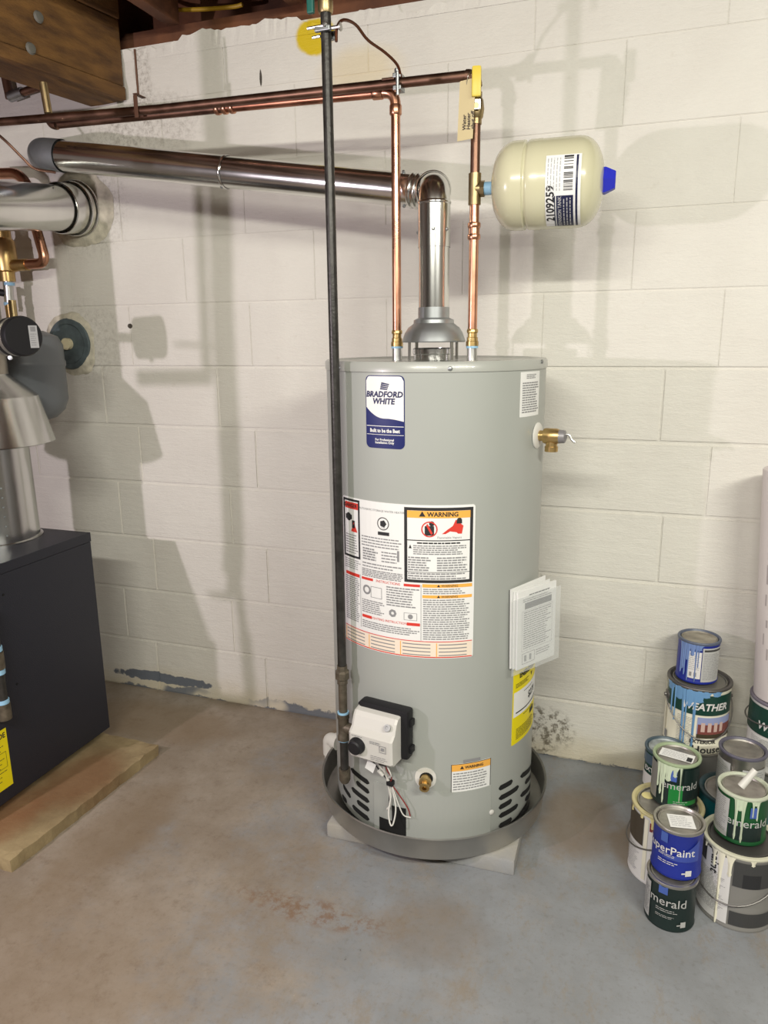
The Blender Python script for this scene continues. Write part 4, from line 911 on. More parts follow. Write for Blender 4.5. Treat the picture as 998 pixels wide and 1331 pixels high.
# black iron stub with bright couplings beside the cabinet
yq = on_plane((8, 900), Vector((BX+0.03, 0, 0)), Vector((1, 0, 0)))
sx0, sy0 = yq.x, yq.y-0.015
def sz(y): return on_vert((2, y), sx0, sy0).z
stub = MB().tube([(sx0, sy0, sz(915)), (sx0, sy0, sz(790))], 0.014, 18).build('side_pipe', IRON, boil)
for y_ in (842, 872, 912): MB().tube([(sx0, sy0, sz(y_+3)), (sx0, sy0, sz(y_-3))], 0.017, 18).build('thread_seal', TAPE, stub)
MB().tube([(sx0, sy0, sz(868)), (sx0, sy0, sz(846))], 0.0185, 18).tube([(sx0, sy0, sz(860)), (BX-0.002, sy0, sz(860))], 0.012, 14).build('coupling', IRONF, stub)
MB().tube([(sx0, sy0, sz(935)), (sx0, sy0, sz(914))], 0.0185, 18).build('coupling', IRONF, stub)
# draft hood and flue on the boiler
fq = on_z((-6, 699), BZ1); FX, FY = fq.x, fq.y
def fz(y): return on_vert((-20, y), FX, FY).z
bh = thing('boiler_hood', 'brushed metal draft hood and flue standing on the black boiler', 'flue hood', (FX, FY, BZ1))
MB().lathe([(0.134, BZ1), (0.134, BZ1+0.004), (0.126, BZ1+0.006), (0.122, fz(560))], (FX, FY, 0), seg=64).build('lower_pipe', HOODM, bh)
zs, zm_, zn = fz(576), fz(516), fz(488)
MB().lathe([(0.196, zs), (0.199, zs+0.002), (0.1975, zs+.005), (0.166, zm_-0.002), (0.1655, zm_+.002), (0.095, zn), (0.092, zn+0.004)], (FX, FY, 0), seg=72).build('skirt', HOODM, bh)
ztop = on_y((40, 271), -0.2).z
MB().lathe([(0.091, zn-0.002), (0.091, 1.585)], (FX, FY, 0), seg=48).build('upper_pipe', mat('flue_tan', (0.36, 0.33, 0.28), .4, 1.0, var=.2), bh)
for sgx in (0.35, 0.75):
    for i in range(6):
        r_ = 0.126+0.001; an = math.radians(-28-0*sgx); z_r = BZ1+0.03+i*0.028
        if sgx < .5: p_ = Vector((FX+math.cos(an)*r_, FY+math.sin(an)*r_, z_r))
        else:
            t_ = i/5.; rr = 0.194-(0.194-0.168)*t_; an = math.radians(-40); p_ = Vector((FX+math.cos(an)*rr, FY+math.sin(an)*rr, zs+.012+(zm_-zs-.03)*t_))
        MB().lathe([(0.003, 0), (0.0025, 0.0015), (0, 0.002)], p_, (math.cos(an), math.sin(an), 0), 8).build('rivet', GALV, bh)
# large flue into the wall
wq = on_y((104, 272), 0); fzl = on_y((0, 270), FY+0.10).z; f1 = Vector((FX, FY, fzl))
fl = thing('boiler_flue', 'large shiny round metal flue entering the wall above the boiler', 'vent pipe', (wq.x, -0.002, wq.z))
dfl = (Vector((wq.x, 0, wq.z))-f1).normalized(); wp = Vector((wq.x, -0.004, wq.z))
FR = 0.070
fb = bend(f1-Vector((0, 0, 1)), f1, wp, 0.085, 6)
MB().tube([fb[-1], wp-dfl*0.09], FR, 56, False).build('pipe_section', CHROME, fl)
MB().tube([Vector((FX, FY, 1.575)), Vector((FX, FY, 1.60))]+fb, [0.0925, 0.0925]+[0.0735]*len(fb), 48, False).build('elbow', CHROME, fl)
for (s0, s1, r_) in ((0.10, 0.035, FR+0.008), (0.04, 0.016, FR+0.015), (0.018, -0.0, FR+0.020)):
    MB().lathe([(r_-0.002, -s0), (r_, -s0+0.002), (r_+.001, -s0+.006), (r_, -s1-0.003), (r_-0.003, -s1)], wp, dfl, 56).build('collar', CHROME, fl)
p_ = wp-dfl*0.14+Vector((0.045, -0.02, 0.05)); MB().lathe([(.004, 0), (.003, .004), (0, .004)], p_, (0.3, -1, .5), 8).build('screw', STEEL, fl)
def rough_ring(c, r0, r1, name, parent, seed):
    rnd = random.Random(seed); vs = []; fs = []; n = 72; ph = [(rnd.uniform(0, 6.28), rnd.uniform(.4, 1)) for _ in range(9)]
    for k_ in range(n):
        a = 2*PI*k_/n; wob = sum(am/(i+2)*math.sin((i+2)*a+p) for i, (p, am) in enumerate(ph))
        ro = r1*(1+0.10*wob)+rnd.uniform(-.002, .002); hh = 0.010+0.004*math.sin(3*a+ph[0][0])
        for j_, f_ in enumerate((0, .3, .65, 1.0)): vs.append((c.x+math.cos(a)*(r0+(ro-r0)*f_), -(hh*(1-f_**1.6))-0.0006-rnd.uniform(0, .002)*(j_ < 3), c.z+math.sin(a)*(r0+(ro-r0)*f_)))
    for k_ in range(n):
        j_ = (k_+1) % n
        for q_ in range(3): fs.append((4*k_+q_, 4*j_+q_, 4*j_+q_+1, 4*k_+q_+1))
    return MB().add(vs, fs, True).build(name, MORTAR, parent)
rough_ring(Vector((wq.x+0.004, 0, wq.z)), 0.080, 0.128, 'mortar_collar', core, 3)
# round cover plate on the old flue opening
dq = on_y((93, 447), 0)
cv = thing('flue_cover', 'round slate coloured metal cover plate over an old hole in the block wall', 'cover plate', (dq.x, 0, dq.z))
MB().lathe([(0.0, 0.004), (0.086, 0.004), (0.088, 0.010), (0.085, 0.016), (0.070, 0.018), (0.066, 0.014), (0.0, 0.014)], dq, (0, -1, 0), 48).build('plate', DISCG, cv)
MB().tube([dq+Vector((0.0, -0.012, 0.0)), dq+Vector((0.0, -0.03, 0.0))], 0.02, 16).build('hub', mat('cream_hub', S(206, 196, 164), .5), cv)
rough_ring(dq, 0.075, 0.108, 'mortar_collar', core, 5)

# grey hydronic tank, circulator, brass fittings
gq = on_y((28, 495), -0.27); GRad = 0.135
gt = thing('hydronic_tank', 'dark grey round bottomed expansion tank hanging behind the boiler hood', 'tank', (gq.x, gq.y, gq.z))
def tzv(y): return on_vert((34, y), gq.x, gq.y-0.1).z
zt2, zb2 = tzv(428), tzv(553)
pr = [(0.0, zb2), (0.05, zb2+0.004), (0.095, zb2+0.018), (0.122, zb2+0.042), (GRad, zb2+0.075), (GRad, (zt2+zb2)/2+.03), (GRad+.003, (zt2+zb2)/2+.036), (GRad+.003, (zt2+zb2)/2+.048), (GRad, (zt2+zb2)/2+.054), (GRad, zt2-0.05), (0.122, zt2-0.022), (0.08, zt2-0.004), (0, zt2)]
MB().lathe(pr, (gq.x, gq.y, 0), seg=56).build('tank_body', TANKG, gt)
MB().tube([(gq.x, gq.y, zt2-0.003), (gq.x, gq.y, zt2+0.09)], 0.012, 14).build('stem', BRASSD, gt)
yb_ = -0.10
def bq(x, y): return on_y((x, y), yb_)
bf = thing('brass_fitting', 'brass fill valve joined to a bent copper pipe under the large flue', 'valve', bq(8, 400))
u0 = bq(6, 305); u1 = bq(10, 366)
axb = (u1-u0); axb.x *= .0; MB().lathe([(0, 0), (0.026, 0), (0.026, 0.03), (0.036, 0.034), (0.040, 0.07), (0.037, 0.13), (0.028, 0.14), (0.028, 0.2), (0, 0.2)], (u1.x, u1.y, u1.z), (0, 0, 1), 28).build('valve_body', BRASS, bf)
s1_ = bq(20, 345); s2_ = bq(62, 344); s3_ = bq(46, 285)
MB().tube([s1_-Vector((.02, 0, 0)), bq(36, 344)], 0.019, 16).build('union', BRASS, bf)
MB().tube([bq(30, 344)]+bend(bq(30, 344), bq(60, 342), bq(45, 290), 0.035)+[bq(45, 290), bq(41, 255)], 0.0165, 18).build('copper_pipe', COPPER, bf)
MB().tube(bend(bq(40, 250), bq(26, 225), bq(-5, 226), 0.04)+[bq(-12, 226)], 0.0175, 16).tube([bq(41, 256)]+[bq(38, 247), bq(34, 240)], .0165, 14).build('copper_pipe', COPPER, bf)
MB().tube([u1, bq(13, 402)], 0.016, 16).build('nipple', STEEL, bf)
for y_ in (367, 393): MB().tube([bq(12, y_), bq(12.2, y_+4)], 0.0175, 16).build('thread_seal', TAPE, bf)
MB().tube([bq(13, 396), bq(17, 425)], 0.017, 14).build('adapter', BRASS, bf)
MB().box(bq(2, 390)+Vector((0, -0.03, 0)), (0.018, 0.008, 0.08), None, 0.002).build('handle', mat('yellow_vinyl2', S(226, 200, 40), .4), bf)
MB().tube([bq(12, 382), bq(3, 380)+Vector((0, -0.02, 0))], 0.012, 12).build('stem', BLACKP, bf)
# vent damper motor: silver drum with a black end, fixed to the flue
cq2 = on_y((29, 437), -0.535); dl = 0.075
ca = Vector((cq2.x-FX, cq2.y-FY, 0)); ca = Vector((0.94, -0.34, 0.04)).normalized()
cr = 0.054
cp = thing('damper_motor', 'small silver motor drum with a black round end fixed to the boiler flue', 'motor', cq2)
MB().lathe([(0, -0.012), (cr, -0.012), (cr, 0.004), (cr*.93, 0.010), (0, 0.010)], cq2, ca, 40).build('end_cap', BLACKP, cp)
MB().lathe([(0, -dl), (cr*.98, -dl), (cr*.98, -0.012), (0, -0.012)], cq2, ca, 40).build('drum', STEEL, cp)
MB().lathe([(cr*.985, -0.052), (cr*.995, -0.052), (cr*.995, -0.034), (cr*.985, -0.034)], cq2, ca, 40).build('band', BLACKP, cp)
cu_ = Vector((0, 0, 1)).cross(ca).normalized(); cv_ = ca.cross(cu_)
sfc = plane_surf(cq2+ca*0.0101+cu_*0.026-cv_*0.002, cu_, cv_)
mb = MB(); p_rect(mb, sfc, -0.012, 0.012, -0.030, 0.030, 0.0004); st_ = mb.build('sticker', LGREY, cp)
mb = MB(); p_lines(mb, sfc, -0.009, 0.009, -0.025, 0.010, 6, 0.0008, .3); p_rect(mb, sfc, -.007, .007, .014, .027, .0008); mb.build('print', GREYINK, st_)
MB().lathe([(.006, 0), (.006, .006), (0, .007)], on_y((14, 465), -0.55), (.5, -1, 0), 10).build('bolt', GALV, cp)
MB().tube([cq2-ca*0.06, Vector((FX, FY, cq2.z))+(Vector((cq2.x-FX, cq2.y-FY, 0)).normalized()*0.09)], 0.012, 12).build('shaft', STEEL, cp)

# thin copper capillary and old pipe stub under the beam
cap = [on_y(q, y_) for q, y_ in (((-20, 160), -0.35), ((8, 184), -0.33), ((30, 206), -0.3), ((45, 219), -0.28), ((72, 224), -0.26))]
tag(MB().tube(spline(cap), 0.004, 8).build('capillary_tube', COPPERD), 'thin bent brown copper tube ending in mid air near the boiler flue', 'tube')
op = thing('old_pipe', 'old grey pipe stub with an elbow fitting tucked under the wood beam', 'pipe', on_y((15, 128), -0.03))
MB().tube([on_y((5, 90), -0.03), on_y((13, 128), -0.03)], 0.014, 14).build('pipe', RUSTY, op)
MB().tube([on_y((13, 126), -0.03), on_y((30, 120), -0.03)], 0.017, 14).build('fitting', GALV, op)
MB().tube([on_y((30, 120), -0.03), on_y((48, 114), -0.03)], 0.012, 14).build('pipe', COPPERD, op)
# yellow cable along the sill
yc = [on_y(q, 0.04) for q in ((185, -8), (200, 5), (222, 12), (262, 12), (302, 9), (315, 6))]
tag(MB().tube(spline(yc), 0.006, 8).build('electric_cable', mat('yellow_cable', S(196, 158, 40), .5)), 'yellow sheathed cable running along the wood sill above the wall', 'cable')

# near-boiler piping that stands just outside the frame and shades the wall
def shade(q, y): 
    s = on_y(q, 0); return s + (PINK-s)*((y-0)/PINK.y)
ys = -0.96
bp_ = thing('boiler_piping', 'black vertical supply pipes standing beside the front of the black boiler', 'pipe', shade((300, 775), ys))
pts = [Vector((shade((284, 240), ys).x-.002, ys, 2.22)), shade((284, 240), ys), shade((289, 400), ys), shade((297, 560), ys), shade((303, 700), ys), shade((302, 745), ys)]
MB().tube(spline(pts, 4), 0.023, 16).build('supply_pipe', IRON, bp_)
MB().tube([shade((258, 240), ys), shade((268, 470), ys), shade((272, 488), ys)], 0.011, 14).build('return_pipe', IRON, bp_)
MB().tube([shade((178, 491), ys), shade((274, 490), ys)], 0.015, 14).build('cross_pipe', IRON, bp_)
MB().tube([shade((304, 740), ys), shade((298, 775), ys), shade((270, 772), ys)], [0.016, 0.010, 0.004], 12).build('elbow', IRON, bp_)
MB().tube([shade((226, 447), ys), shade((285, 450), ys)], 0.004, 8).build('conduit', GALV, bp_)
MB().tube([shade((306, 740), ys), shade((318, 830), ys)], 0.010, 12).tube([shade((318, 825), ys), shade((326, 905), ys), shade((326, 905), ys)+Vector((-0.02, 0, -.02)), Vector((BX+0.002, ys, shade((326, 905), ys).z-.022))], 0.014, 12).build('drain_pipe', IRON, bp_)

# ================================================================== PAINT CANS
GAL = (0.0825, 0.190); QT = (0.054, 0.119)
TINM = mat('tin_lid', (0.42, 0.40, 0.36), 0.42, 0.85, var=.3, vscale=30, rvar=.1)
TINB = mat('tin_body', (0.50, 0.48, 0.44), 0.35, 0.9, var=.2, vscale=20)
def paint(name, rgb): return mat(name, S(*rgb), 0.4)
def can(label, x, y, z, size, body, lidm=None, rimm=None, face=None, group='paint cans'):
    r, h = size
    c = thing('paint_can', label, 'paint can', (x, y, z), group)
    MB().lathe([(0, 0.003), (r*.93, 0.003), (r*.95, 0), (r, 0.001), (r+.0008, 0.004), (r, 0.007), (r-.001, 0.009), (r-.001, h-0.014), (r+.0008, h-0.008), (r+.0008, h-.004)], (x, y, z), seg=56).build('body', body, c)
    MB().lathe([(r-.001, h-0.010), (r+.0018, h-0.006), (r+.0022, h-0.002), (r+.001, h), (r*.93, h), (r*.90, h-.003), (r*.87, h-0.006), (r*.865, h-.007)], (x, y, z), seg=56).build('rim', rimm or TINM, c)
    MB().lathe([(r*.866, h-0.0075), (r*.85, h-0.003), (r*.82, h-0.0025), (r*.79, h-0.006), (0, h-0.006)], (x, y, z), seg=56).build('lid', lidm or TINM, c)
    th = math.atan2(CAM.y-y, CAM.x-x) if face is None else face
    c['_r'] = r
    return c, cyl_surf(x, y, r+0.0006, th, z), r, h
def wrap_label(c, sf, x0, x1, y0, y1, m_, name='label', lift=0.0003):
    mb = MB(); p_rect(mb, sf, x0, x1, y0, y1, lift, 0.006); return mb.build(name, m_, c)
def drips(c, sf, lst, m_, lift=0.0022):
    mb = MB()
    for (x, yt, yb, w_) in lst: p_drip(mb, sf, x, yt, yb, w_, lift)
    return mb.build('paint_drips', m_, c)
def bail(c, x, y, z, r, h, th, drop=0.055, mt=None):
    mt = mt or mat('bail_wire', (0.20, 0.19, 0.18), .45, .8)
    """wire handle hanging on two ears"""
    d = Vector((math.cos(th), math.sin(th), 0)); s_ = Vector((-d.y, d.x, 0)); o = Vector((x, y, z+h-0.045)); pts = []
    for k_ in range(21):
        a = PI*k_/20; pts.append(o+s_*math.cos(a)*(r+0.006)+d*math.sin(a)*(r+0.008)-Vector((0, 0, math.sin(a)*drop)))
    MB().tube(pts, 0.0018, 8).build('handle', mt, c)
    for sg_ in (1, -1):
        p = o+s_*sg_*(r-0.001); MB().lathe([(0, 0), (0.016, 0), (0.014, 0.003), (0.006, 0.006), (0.005, 0.010), (0, 0.010)], p, s_*sg_, 20).build('ear', mt, c)
def sticker(c, x, y, z, r, h, a, w_, l_, m_=PAPER, off=(0, 0)):
    u = Vector((math.cos(a), math.sin(a), 0)); v = Vector((-u.y, u.x, 0)); sf = plane_surf(Vector((x, y, z+h-0.0052))+u*off[0]+v*off[1], u, v)
    mb = MB(); p_rect(mb, sf, -w_/2, w_/2, -l_/2, l_/2, 0.0005); s_ = mb.build('lid_sticker', m_, c)
    mb = MB(); p_lines(mb, sf, -w_*.42, w_*.42, -l_*.4, l_*.4, 6, 0.0009, .3); mb.build('print', LGREY, s_); return sf, s_
BLUE = paint('blue_can', (28, 44, 140)); BLUE2 = paint('mid_blue_band', (58, 76, 160)); DKGREEN = paint('deep_green_can', (22, 38, 36)); GREEN = paint('green_can', (20, 78, 40)); TEAL = paint('teal_can', (10, 92, 100))
FOREST = paint('forest_green', (24, 62, 52)); SKYP = paint('blue_paint', (108, 152, 196)); SKY2 = paint('slate_blue_paint', (112, 136, 186)); PALEG = paint('pale_green_paint', (198, 210, 184)); CREAMP = paint('cream_paint', (230, 226, 204)); CREAM = paint('cream_label2', (232, 228, 208)); SILVERL = paint('silver_label', (182, 182, 180)); CHARL = paint('charcoal_label', (62, 62, 62)); LABW = paint('white_label', (218, 216, 214)); BRIGHTG = paint('bright_green', (36, 128, 60)); GREYL = paint('grey_label', (128, 126, 122)); SWB = paint('swatch_blue', (70, 96, 170))

# A: dark green quart on the floor
ax_, ay_ = 0.129, -0.588
c, sf, r, h = can('small dark green can on the floor beneath the bright blue can', ax_, ay_, 0, QT, DKGREEN, rimm=TINB)
mb = MB(); p_text(mb, sf, 'emerald', -0.012, h*.62, 0.030, 0.0008, 0.0001); p_lines(mb, sf, -.03, .02, h*.40, h*.48, 2, .0008, .3); p_lines(mb, sf, -.03, .015, h*.28, h*.34, 2, .0008, .3); p_rect(mb, sf, .026, .038, h*.12, h*.24, .0008); p_rect(mb, sf, .018, .038, h*.155, h*.18, .0008); mb.build('lettering', SILVERL, c)
mb = MB(); p_rect(mb, sf, -0.026, -0.006, h*.78, h*.965, .0008); mb.build('emblem', SWB, c)
wrap_label(c, sf, -.075, -.048, .012, h-.016, SILVERL)
mb = MB(); p_lines(mb, sf, -.07, -.05, .02, h-.03, 16, .0008, .4); mb.build('print', GREYINK, c)
# B: blue quart on A
bx_, by_ = 0.135, -0.565
c, sf, r, h = can('bright blue small can stacked on the dark green can', bx_, by_, QT[1], QT, BLUE, rimm=TINB)
p_b = PAPER
n = 14; vs = []; fs = []; mb = MB()
for i in range(n+1): x = -.03+.082*i/n; vs += [sf.fn(x, h*.40, .0006), sf.fn(x, h*.42+h*.42*(i/n)**1.5, .0006)]
for i in range(n): fs.append((2*i, 2*i+2, 2*i+3, 2*i+1))
mb.add(vs, fs).build('label_band', BLUE2, c)
mb = MB(); p_text(mb, sf, 'SuperPaint', -0.018, h*.585, 0.027, 0.0011, 0.0002); p_lines(mb, sf, -.04, .0, h*.44, h*.50, 2, .0011, .35); p_lines(mb, sf, -.04, .005, h*.28, h*.36, 2, .0011, .35); p_rect(mb, sf, .022, .036, h*.10, h*.22, .0009); p_rect(mb, sf, .014, .036, h*.14, h*.17, .0009); mb.build('lettering', LABW, c)
mb = MB(); p_rect(mb, sf, -0.036, -0.020, h*.72, h*.92, .0009); mb.build('emblem', SWB, c)
sticker(c, bx_, by_, QT[1], r, h, 0.15, 0.055, 0.048, off=(0.004, -.002))
# C: gallon with drips at the right, on the floor
cxg, cyg = 0.273, -0.51
c, sf, r, h = can('large charcoal and white can with a long cream paint run, on the floor', cxg, cyg, 0, GAL, GREYL, rimm=paint('cream_rim', (206, 204, 182)), lidm=mat('dark_tin', (.10, .095, .09), .45, .6))
wrap_label(c, sf, -.125, -.012, .012, h-.014, LABW); wrap_label(c, sf, -.125, -.075, h*.72, h-.014, CHARL, 'label_block', .0006); wrap_label(c, sf, -.008, .12, h*.60, h-.014, CHARL); wrap_label(c, sf, -.008, .12, .014, h*.26, CHARL); wrap_label(c, sf, .012, .05, h*.60, h*.78, INK, 'label_block', .0006)
mb = MB(); p_lines(mb, sf, -.12, -.02, .03, h*.66, 26, .0009, .3); mb.build('print', GREYINK, c)
mb = MB(); p_text(mb, sf, 'paint', -.05, h*.80, .03, .0009, .0006, rot=-PI/2); mb.build('lettering', INK, c)
drips(c, sf, [(-.036, h-.006, .002, .0065), (-.052, h-.006, h*.74, .009), (-.016, h-.006, h*.70, .008), (.03, h-.005, h*.90, .007), (-.08, h-.006, h*.9, .006)], CREAMP)
th = math.atan2(CAM.y-cyg, CAM.x-cxg)
bail(c, cxg, cyg, 0, r, h-.02, th-0.35, .06)
# D: green quart on C, with a white brush handle lying on it
dx_, dy_ = 0.327, -0.44
dx_, dy_ = 0.269, -0.497
c, sf, r, h = can('small green can with pale green drips and a white tube on its lid', dx_, dy_, GAL[1], QT, GREEN, rimm=paint('pale_rim', (190, 196, 176)))
wrap_label(c, sf, -.08, -.026, .010, h-.014, SILVERL); wrap_label(c, sf, -.024, .05, .012, h*.40, DKGREEN); mb = MB(); p_lines(mb, sf, -.075, -.03, .02, h*.9, 18, .0009, .3); mb.build('print', GREYINK, c)
mb = MB(); p_text(mb, sf, 'emerald', .016, h*.47, .028, .0012, .0001); mb.build('lettering', SILVERL, c)
mb = MB(); p_rect(mb, sf, .018, .032, h*.60, h*.82, .0009); mb.build('emblem', SWB, c)
drips(c, sf, [(-.010, h-.008, .012, .0042), (.004, h-.008, .008, .0042), (-.004, h-.006, h*.72, .012), (.024, h-.008, h*.62, .003), (.034, h-.008, h*.55, .0035), (.030, h-.006, h*.86, .012)], PALEG)
tb = tag(MB().tube([Vector((dx_-.010, dy_-.02, GAL[1]+h+0.006)), Vector((dx_+.018, dy_-.004, GAL[1]+h+.044))], [.0085, .0072], 18).build('plastic_tube', WHITEP), 'short white plastic tube leaning on the lid of a green can', 'tube')
# E: gallon behind A and B
ex_, ey_ = 0.117, -0.43
c, sf, r, h = can('large pale labelled can with yellow paint on its rim, behind the bright blue can', ex_, ey_, 0, GAL, LABW, rimm=paint('cream_rim2', (196, 186, 140)))
th = math.atan2(CAM.y-ey_, CAM.x-ex_)
wrap_label(c, sf, -.14, -.052, h*.52, h-.014, paint('dark_olive_label', (70, 62, 50))); wrap_label(c, sf, -.05, -.040, .01, h-.014, CREAM, 'label_seam')
mb = MB(); p_lines(mb, sf, -.12, -.06, .02, h*.48, 14, .0009, .3); mb.build('print', LGREY, c)
mb = MB(); p_rect(mb, sf, -.036, -.02, h*.78, h*.9, .0009); mb.build('emblem', paint('red_block', (120, 40, 44)), c)
drips(c, sf, [(-.03, h-.006, h*.82, .006), (-.06, h-.006, h*.9, .008), (.02, h-.006, h*.86, .009), (.05, h-.006, h*.80, .007), (-.1, h-.006, h*.88, .008)], paint('yellow_paint', (226, 214, 150)))
bail(c, ex_, ey_, 0, r, h-.01, th-1.25, .05)
mb = MB()
for k_ in range(5):
    a = random.uniform(0, 6.28); rr = r*random.uniform(.3, .75); ps = plane_surf((ex_+math.cos(a)*rr, ey_+math.sin(a)*rr, h-.0055), (1, 0, 0), (0, 1, 0)); p_disc(mb, ps, 0, 0, random.uniform(.008, .018), .0004, 0, 12)
mb.build('paint_spill', paint('yellow_paint', (226, 214, 150)), c)
# F: green quart on E, sticker on lid
fx_, fy_ = 0.130, -0.405
c, sf, r, h = can('small green can with a paper sticker on its pale green rimmed lid', fx_, fy_, GAL[1], QT, DKGREEN, rimm=paint('pale_rim3', (152, 168, 134)))
wrap_label(c, sf, -.012, .06, .012, h*.55, BRIGHTG, 'label_band'); wrap_label(c, sf, .02, .07, h*.2, h*.9, DKGREEN, 'label_band', .0005); wrap_label(c, sf, -.09, -.044, .012, h-.014, GREYL)
mb = MB(); p_text(mb, sf, 'emerald', .014, h*.52, .027, .0012, .0001); p_lines(mb, sf, .0, .035, h*.12, h*.2, 2, .0012, .3); mb.build('lettering', SILVERL, c)
mb = MB(); p_rect(mb, sf, -.016, .004, h*.62, h*.86, .0009); mb.build('emblem', SWB, c)
drips(c, sf, [(-.026, h-.006, .01, .004), (.013, h-.006, .02, .0022), (-.034, h-.006, h*.25, .006), (-.016, h-.006, h*.60, .012), (-.03, h-.006, h*.5, .012), (.0, h-.006, h*.72, .008), (-.042, h-.006, h*.4, .005)], PALEG)
sf3, s_ = sticker(c, fx_, fy_, GAL[1], r, h, -.25, 0.078, 0.038); mb = MB(); p_rect(mb, sf3, .024, .036, -.016, .004, .001); mb.build('print', INK, s_)
# G: dark quart behind F on a hidden gallon
gx_, gy_ = 0.115, -0.250
c, sf, r, h = can('small dark teal can with a paint smeared lid, behind the can with the lid sticker', gx_, gy_, QT[1], QT, FOREST, rimm=paint('slate_rim', (70, 86, 96)), lidm=mat('smeared_lid', S(176, 182, 182), .5, .3, vscale=30, col2=S(110, 116, 118)))
wrap_label(c, sf, -.08, -.02, .010, h*.42, LABW); wrap_label(c, sf, -.08, .05, h*.66, h-.012, paint('slate_band', (78, 96, 112)), 'label_band')
mb = MB(); p_text(mb, sf, 'EXTERIOR', -.02, h*.54, .018, .0009, .0004); mb.build('lettering', LABW, c)
c, sf, r, h = can('small plain can on the floor that carries the dark teal can', gx_, gy_, 0, QT, GREYL)
# J: teal gallon, H: silver quart on it
jx_, jy_ = 0.277, -0.325
c, sf, r, h = can('large teal can on the floor beneath the silver can with a worn grey lid', jx_, jy_, 0, GAL, TEAL, rimm=paint('dark_teal_rim', (40, 66, 72)))
hx_, hy_ = 0.285, -0.325
c, sf, r, h = can('small silver can with a worn grey lid, stacked on the teal can', hx_, hy_, GAL[1], QT, TINB, rimm=paint('smudged_rim', (92, 90, 104)))
wrap_label(c, sf, -.09, -.024, .01, h*.80, SILVERL); wrap_label(c, sf, .004, .07, .01, h*.74, SILVERL); mb = MB(); p_lines(mb, sf, .008, .06, .02, h*.7, 10, .0009, .3); p_lines(mb, sf, -.08, -.03, .02, h*.7, 12, .0009, .3); mb.build('print', GREYINK, c)
# M + K + L: back stack
kx_, ky_ = 0.193, -0.098
c, sf, r, h = can('large dark bottomed can on the floor under the blue dripped can', kx_, ky_, 0, GAL, GREYL)
c, sf, r, h = can('large green and white can streaked with light blue paint, near the wall', kx_, ky_, GAL[1], GAL, CREAM, rimm=mat('dark_rim', (.16, .15, .14), .45, .7), lidm=mat('grey_lid', (.24, .23, .2), .5, .6))
wrap_label(c, sf, -.115, .11, h*.61, h-.016, FOREST, 'label_band'); wrap_label(c, sf, -.14, -.10, .012, h-.016, CREAM)
n = 10; wrap_label(c, sf, .004, .11, h*.26, h*.58, paint('sky_print', (150, 160, 200)), 'label_picture', .0005)
mb = MB(); p_rect(mb, sf, .006, .11, h*.30, h*.47, .0008); p_poly(mb, sf, [(.004, h*.46), (.03, h*.55), (.11, h*.58), (.11, h*.46)], .0009); mb.build('label_picture', paint('brick_red', (128, 72, 66)), c)
mb = MB()
for i in range(4): p_rect(mb, sf, .014+.017*i, .024+.017*i, h*.36, h*.50, .0012)
mb.build('label_picture', paint('pale_pink', (206, 178, 168)), c)
mb = MB(); p_rect(mb, sf, .004, .11, h*.26, h*.32, .0010); mb.build('label_picture', paint('shrub', (70, 62, 46)), c)
mb = MB(); p_text(mb, sf, 'WEATHER', .022, h*.735, .028, .0012, .0008, .2, sx=.95); mb.build('lettering', LABW, c)
mb = MB(); p_text(mb, sf, 'House', .034, h*.075, .030, .0012, .0006); p_text(mb, sf, 'EXTERIOR', .022, h*.20, .015, .0012, .0004); mb.build('lettering', CHARL, c)
mb = MB(); p_lines(mb, sf, -.05, -.004, .02, h*.56, 18, .0008, .22); p_rect(mb, sf, -.10, -.085, h*.06, h*.18, .0009); mb.build('print', GREYINK, c)
th = math.atan2(CAM.y-ky_, CAM.x-kx_)
drips(c, sf, [(-.062, h-.006, h*.42, .004), (-.036, h-.006, h*.10, .0055), (-.028, h-.006, h*.03, .0035), (-.006, h-.006, .004, .0055), (-.075, h-.006, h*.5, .006), (-.05, h-.004, h*.78, .022), (-.02, h-.004, h*.72, .022), (.004, h-.004, h*.80, .02), (-.085, h-.004, h*.86, .02), (.02, h-.004, h*.88, .02), (.05, h-.004, h*.90, .02)], SKYP)
bail(c, kx_, ky_, GAL[1], r, h-.008, th+.35, .09)
c, sf, r, h = can('small blue can with slate blue drips on top of the blue streaked large can', 0.183, -0.096, 2*GAL[1], QT, BLUE, rimm=paint('slate_rim2', (84, 92, 110)), lidm=mat('dusty_lid', S(170, 164, 150), .6, .3, vscale=30, col2=S(120, 114, 104)))
wrap_label(c, sf, .012, .07, .008, h-.014, SILVERL); wrap_label(c, sf, -.024, .010, .016, h*.78, LABW); wrap_label(c, sf, .016, .07, h*.80, h-.018, CHARL, 'label_block', .0006)
mb = MB(); p_lines(mb, sf, .016, .066, .014, h*.76, 16, .0009, .3); p_lines(mb, sf, -.021, .007, .04, h*.7, 8, .0009, .2); p_rect(mb, sf, -.018, .0, .022, .034, .0009); mb.build('print', GREYINK, c)
drips(c, sf, [(-.034, h-.006, .02, .004), (-.024, h-.006, .006, .003), (-.004, h-.006, .006, .003), (.002, h-.006, h*.4, .0025), (-.04, h-.006, h*.3, .007), (-.028, h-.006, h*.55, .010), (-.014, h-.006, h*.68, .010), (.004, h-.006, h*.82, .010), (-.046, h-.006, h*.2, .005)], SKY2)
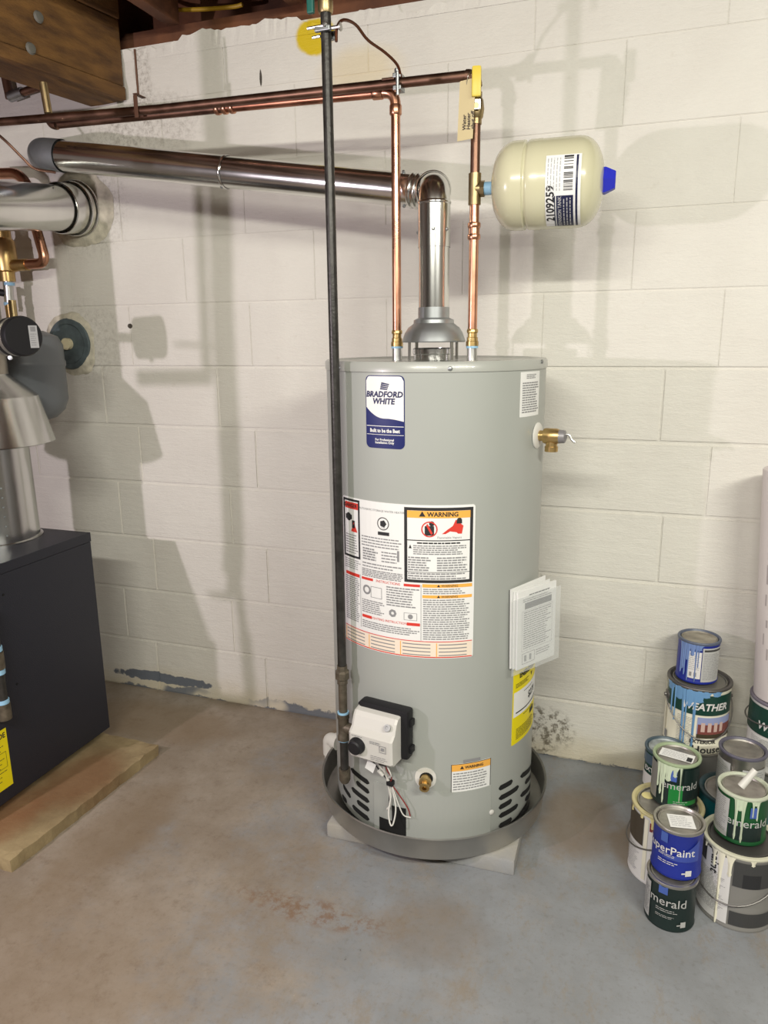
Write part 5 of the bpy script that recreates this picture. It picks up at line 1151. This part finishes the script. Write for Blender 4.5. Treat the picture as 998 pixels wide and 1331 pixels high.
# N: gallon at the frame edge, with a white board behind it
nx_, ny_ = 0.398, -0.15
c, sf, r, h = can('large dark green can with white lettering under the tall white roll', nx_, ny_, GAL[1], GAL, LABW, rimm=paint('purple_grey_rim', (110, 104, 116)))
wrap_label(c, sf, -.14, .14, h*.52, h-.014, FOREST, 'label_band'); mb = MB(); p_text(mb, sf, 'WEATHER', .005, h*.66, .03, .0012, .0008, .2, sx=.95); mb.build('lettering', LABW, c)
mb = MB(); p_lines(mb, sf, -.08, .02, .02, h*.48, 20, .0009, .3); mb.build('print', LGREY, c)
th = math.atan2(CAM.y-ny_, CAM.x-nx_); bail(c, nx_, ny_, GAL[1], r, h, th-1.4, .02)
c, sf, r, h = can('large can on the floor beneath the dark green can carrying the white roll', nx_, ny_, 0, GAL, GREYL)
z0 = 2*GAL[1]; zt3 = on_vert((995, 608), nx_, ny_).z
rl_ = thing('paper_roll', 'tall white roll standing on the dark green lettered can', 'roll', (nx_, ny_, z0))
ROLL_W = mat('roll_white', S(226, 218, 216), 0.55, vscale=9, bump=0.15, bscale=50, stretch=(1, 1, .25), col2=S(208, 198, 198))
rb_ = MB().lathe([(0.020, z0+0.0005), (0.0775, z0+0.0005), (0.078, z0+0.003), (0.0775, zt3-0.003), (0.076, zt3), (0.020, zt3), (0.020, z0+.0005)], (0, 0, 0), seg=56)
lean = Matrix.Translation((nx_+0.001, ny_, z0+0.0775*0.058)) @ Matrix.Rotation(-0.058, 4, 'Y') @ Matrix.Translation((0, 0, -z0))
rb_.v = [tuple(lean @ Vector(v)) for v in rb_.v]; rb_.build('roll_body', ROLL_W, rl_)
_cs = cyl_surf(0, 0, 0.0782, math.atan2(CAM.y-ny_, CAM.x-nx_), z0)
sf = Surf(lambda a, b, l: lean @ _cs.fn(a, b, l))
mb = MB()
for (x_, z_, w_, h_) in ((-.058, .33, .006, .05), (-.060, .27, .004, .03), (-.055, .21, .005, .02), (-.063, .16, .003, .03), (-.050, .12, .004, .03), (-.056, .40, .004, .02), (-.045, .25, .006, .04), (-.04, .34, .006, .05)):
    p_rect(mb, sf, x_-w_/2, x_+w_/2, z_*.95, z_*.95+h_, 0.0004)
mb.build('print', mat('faint_print', S(176, 166, 166), .6), rl_)
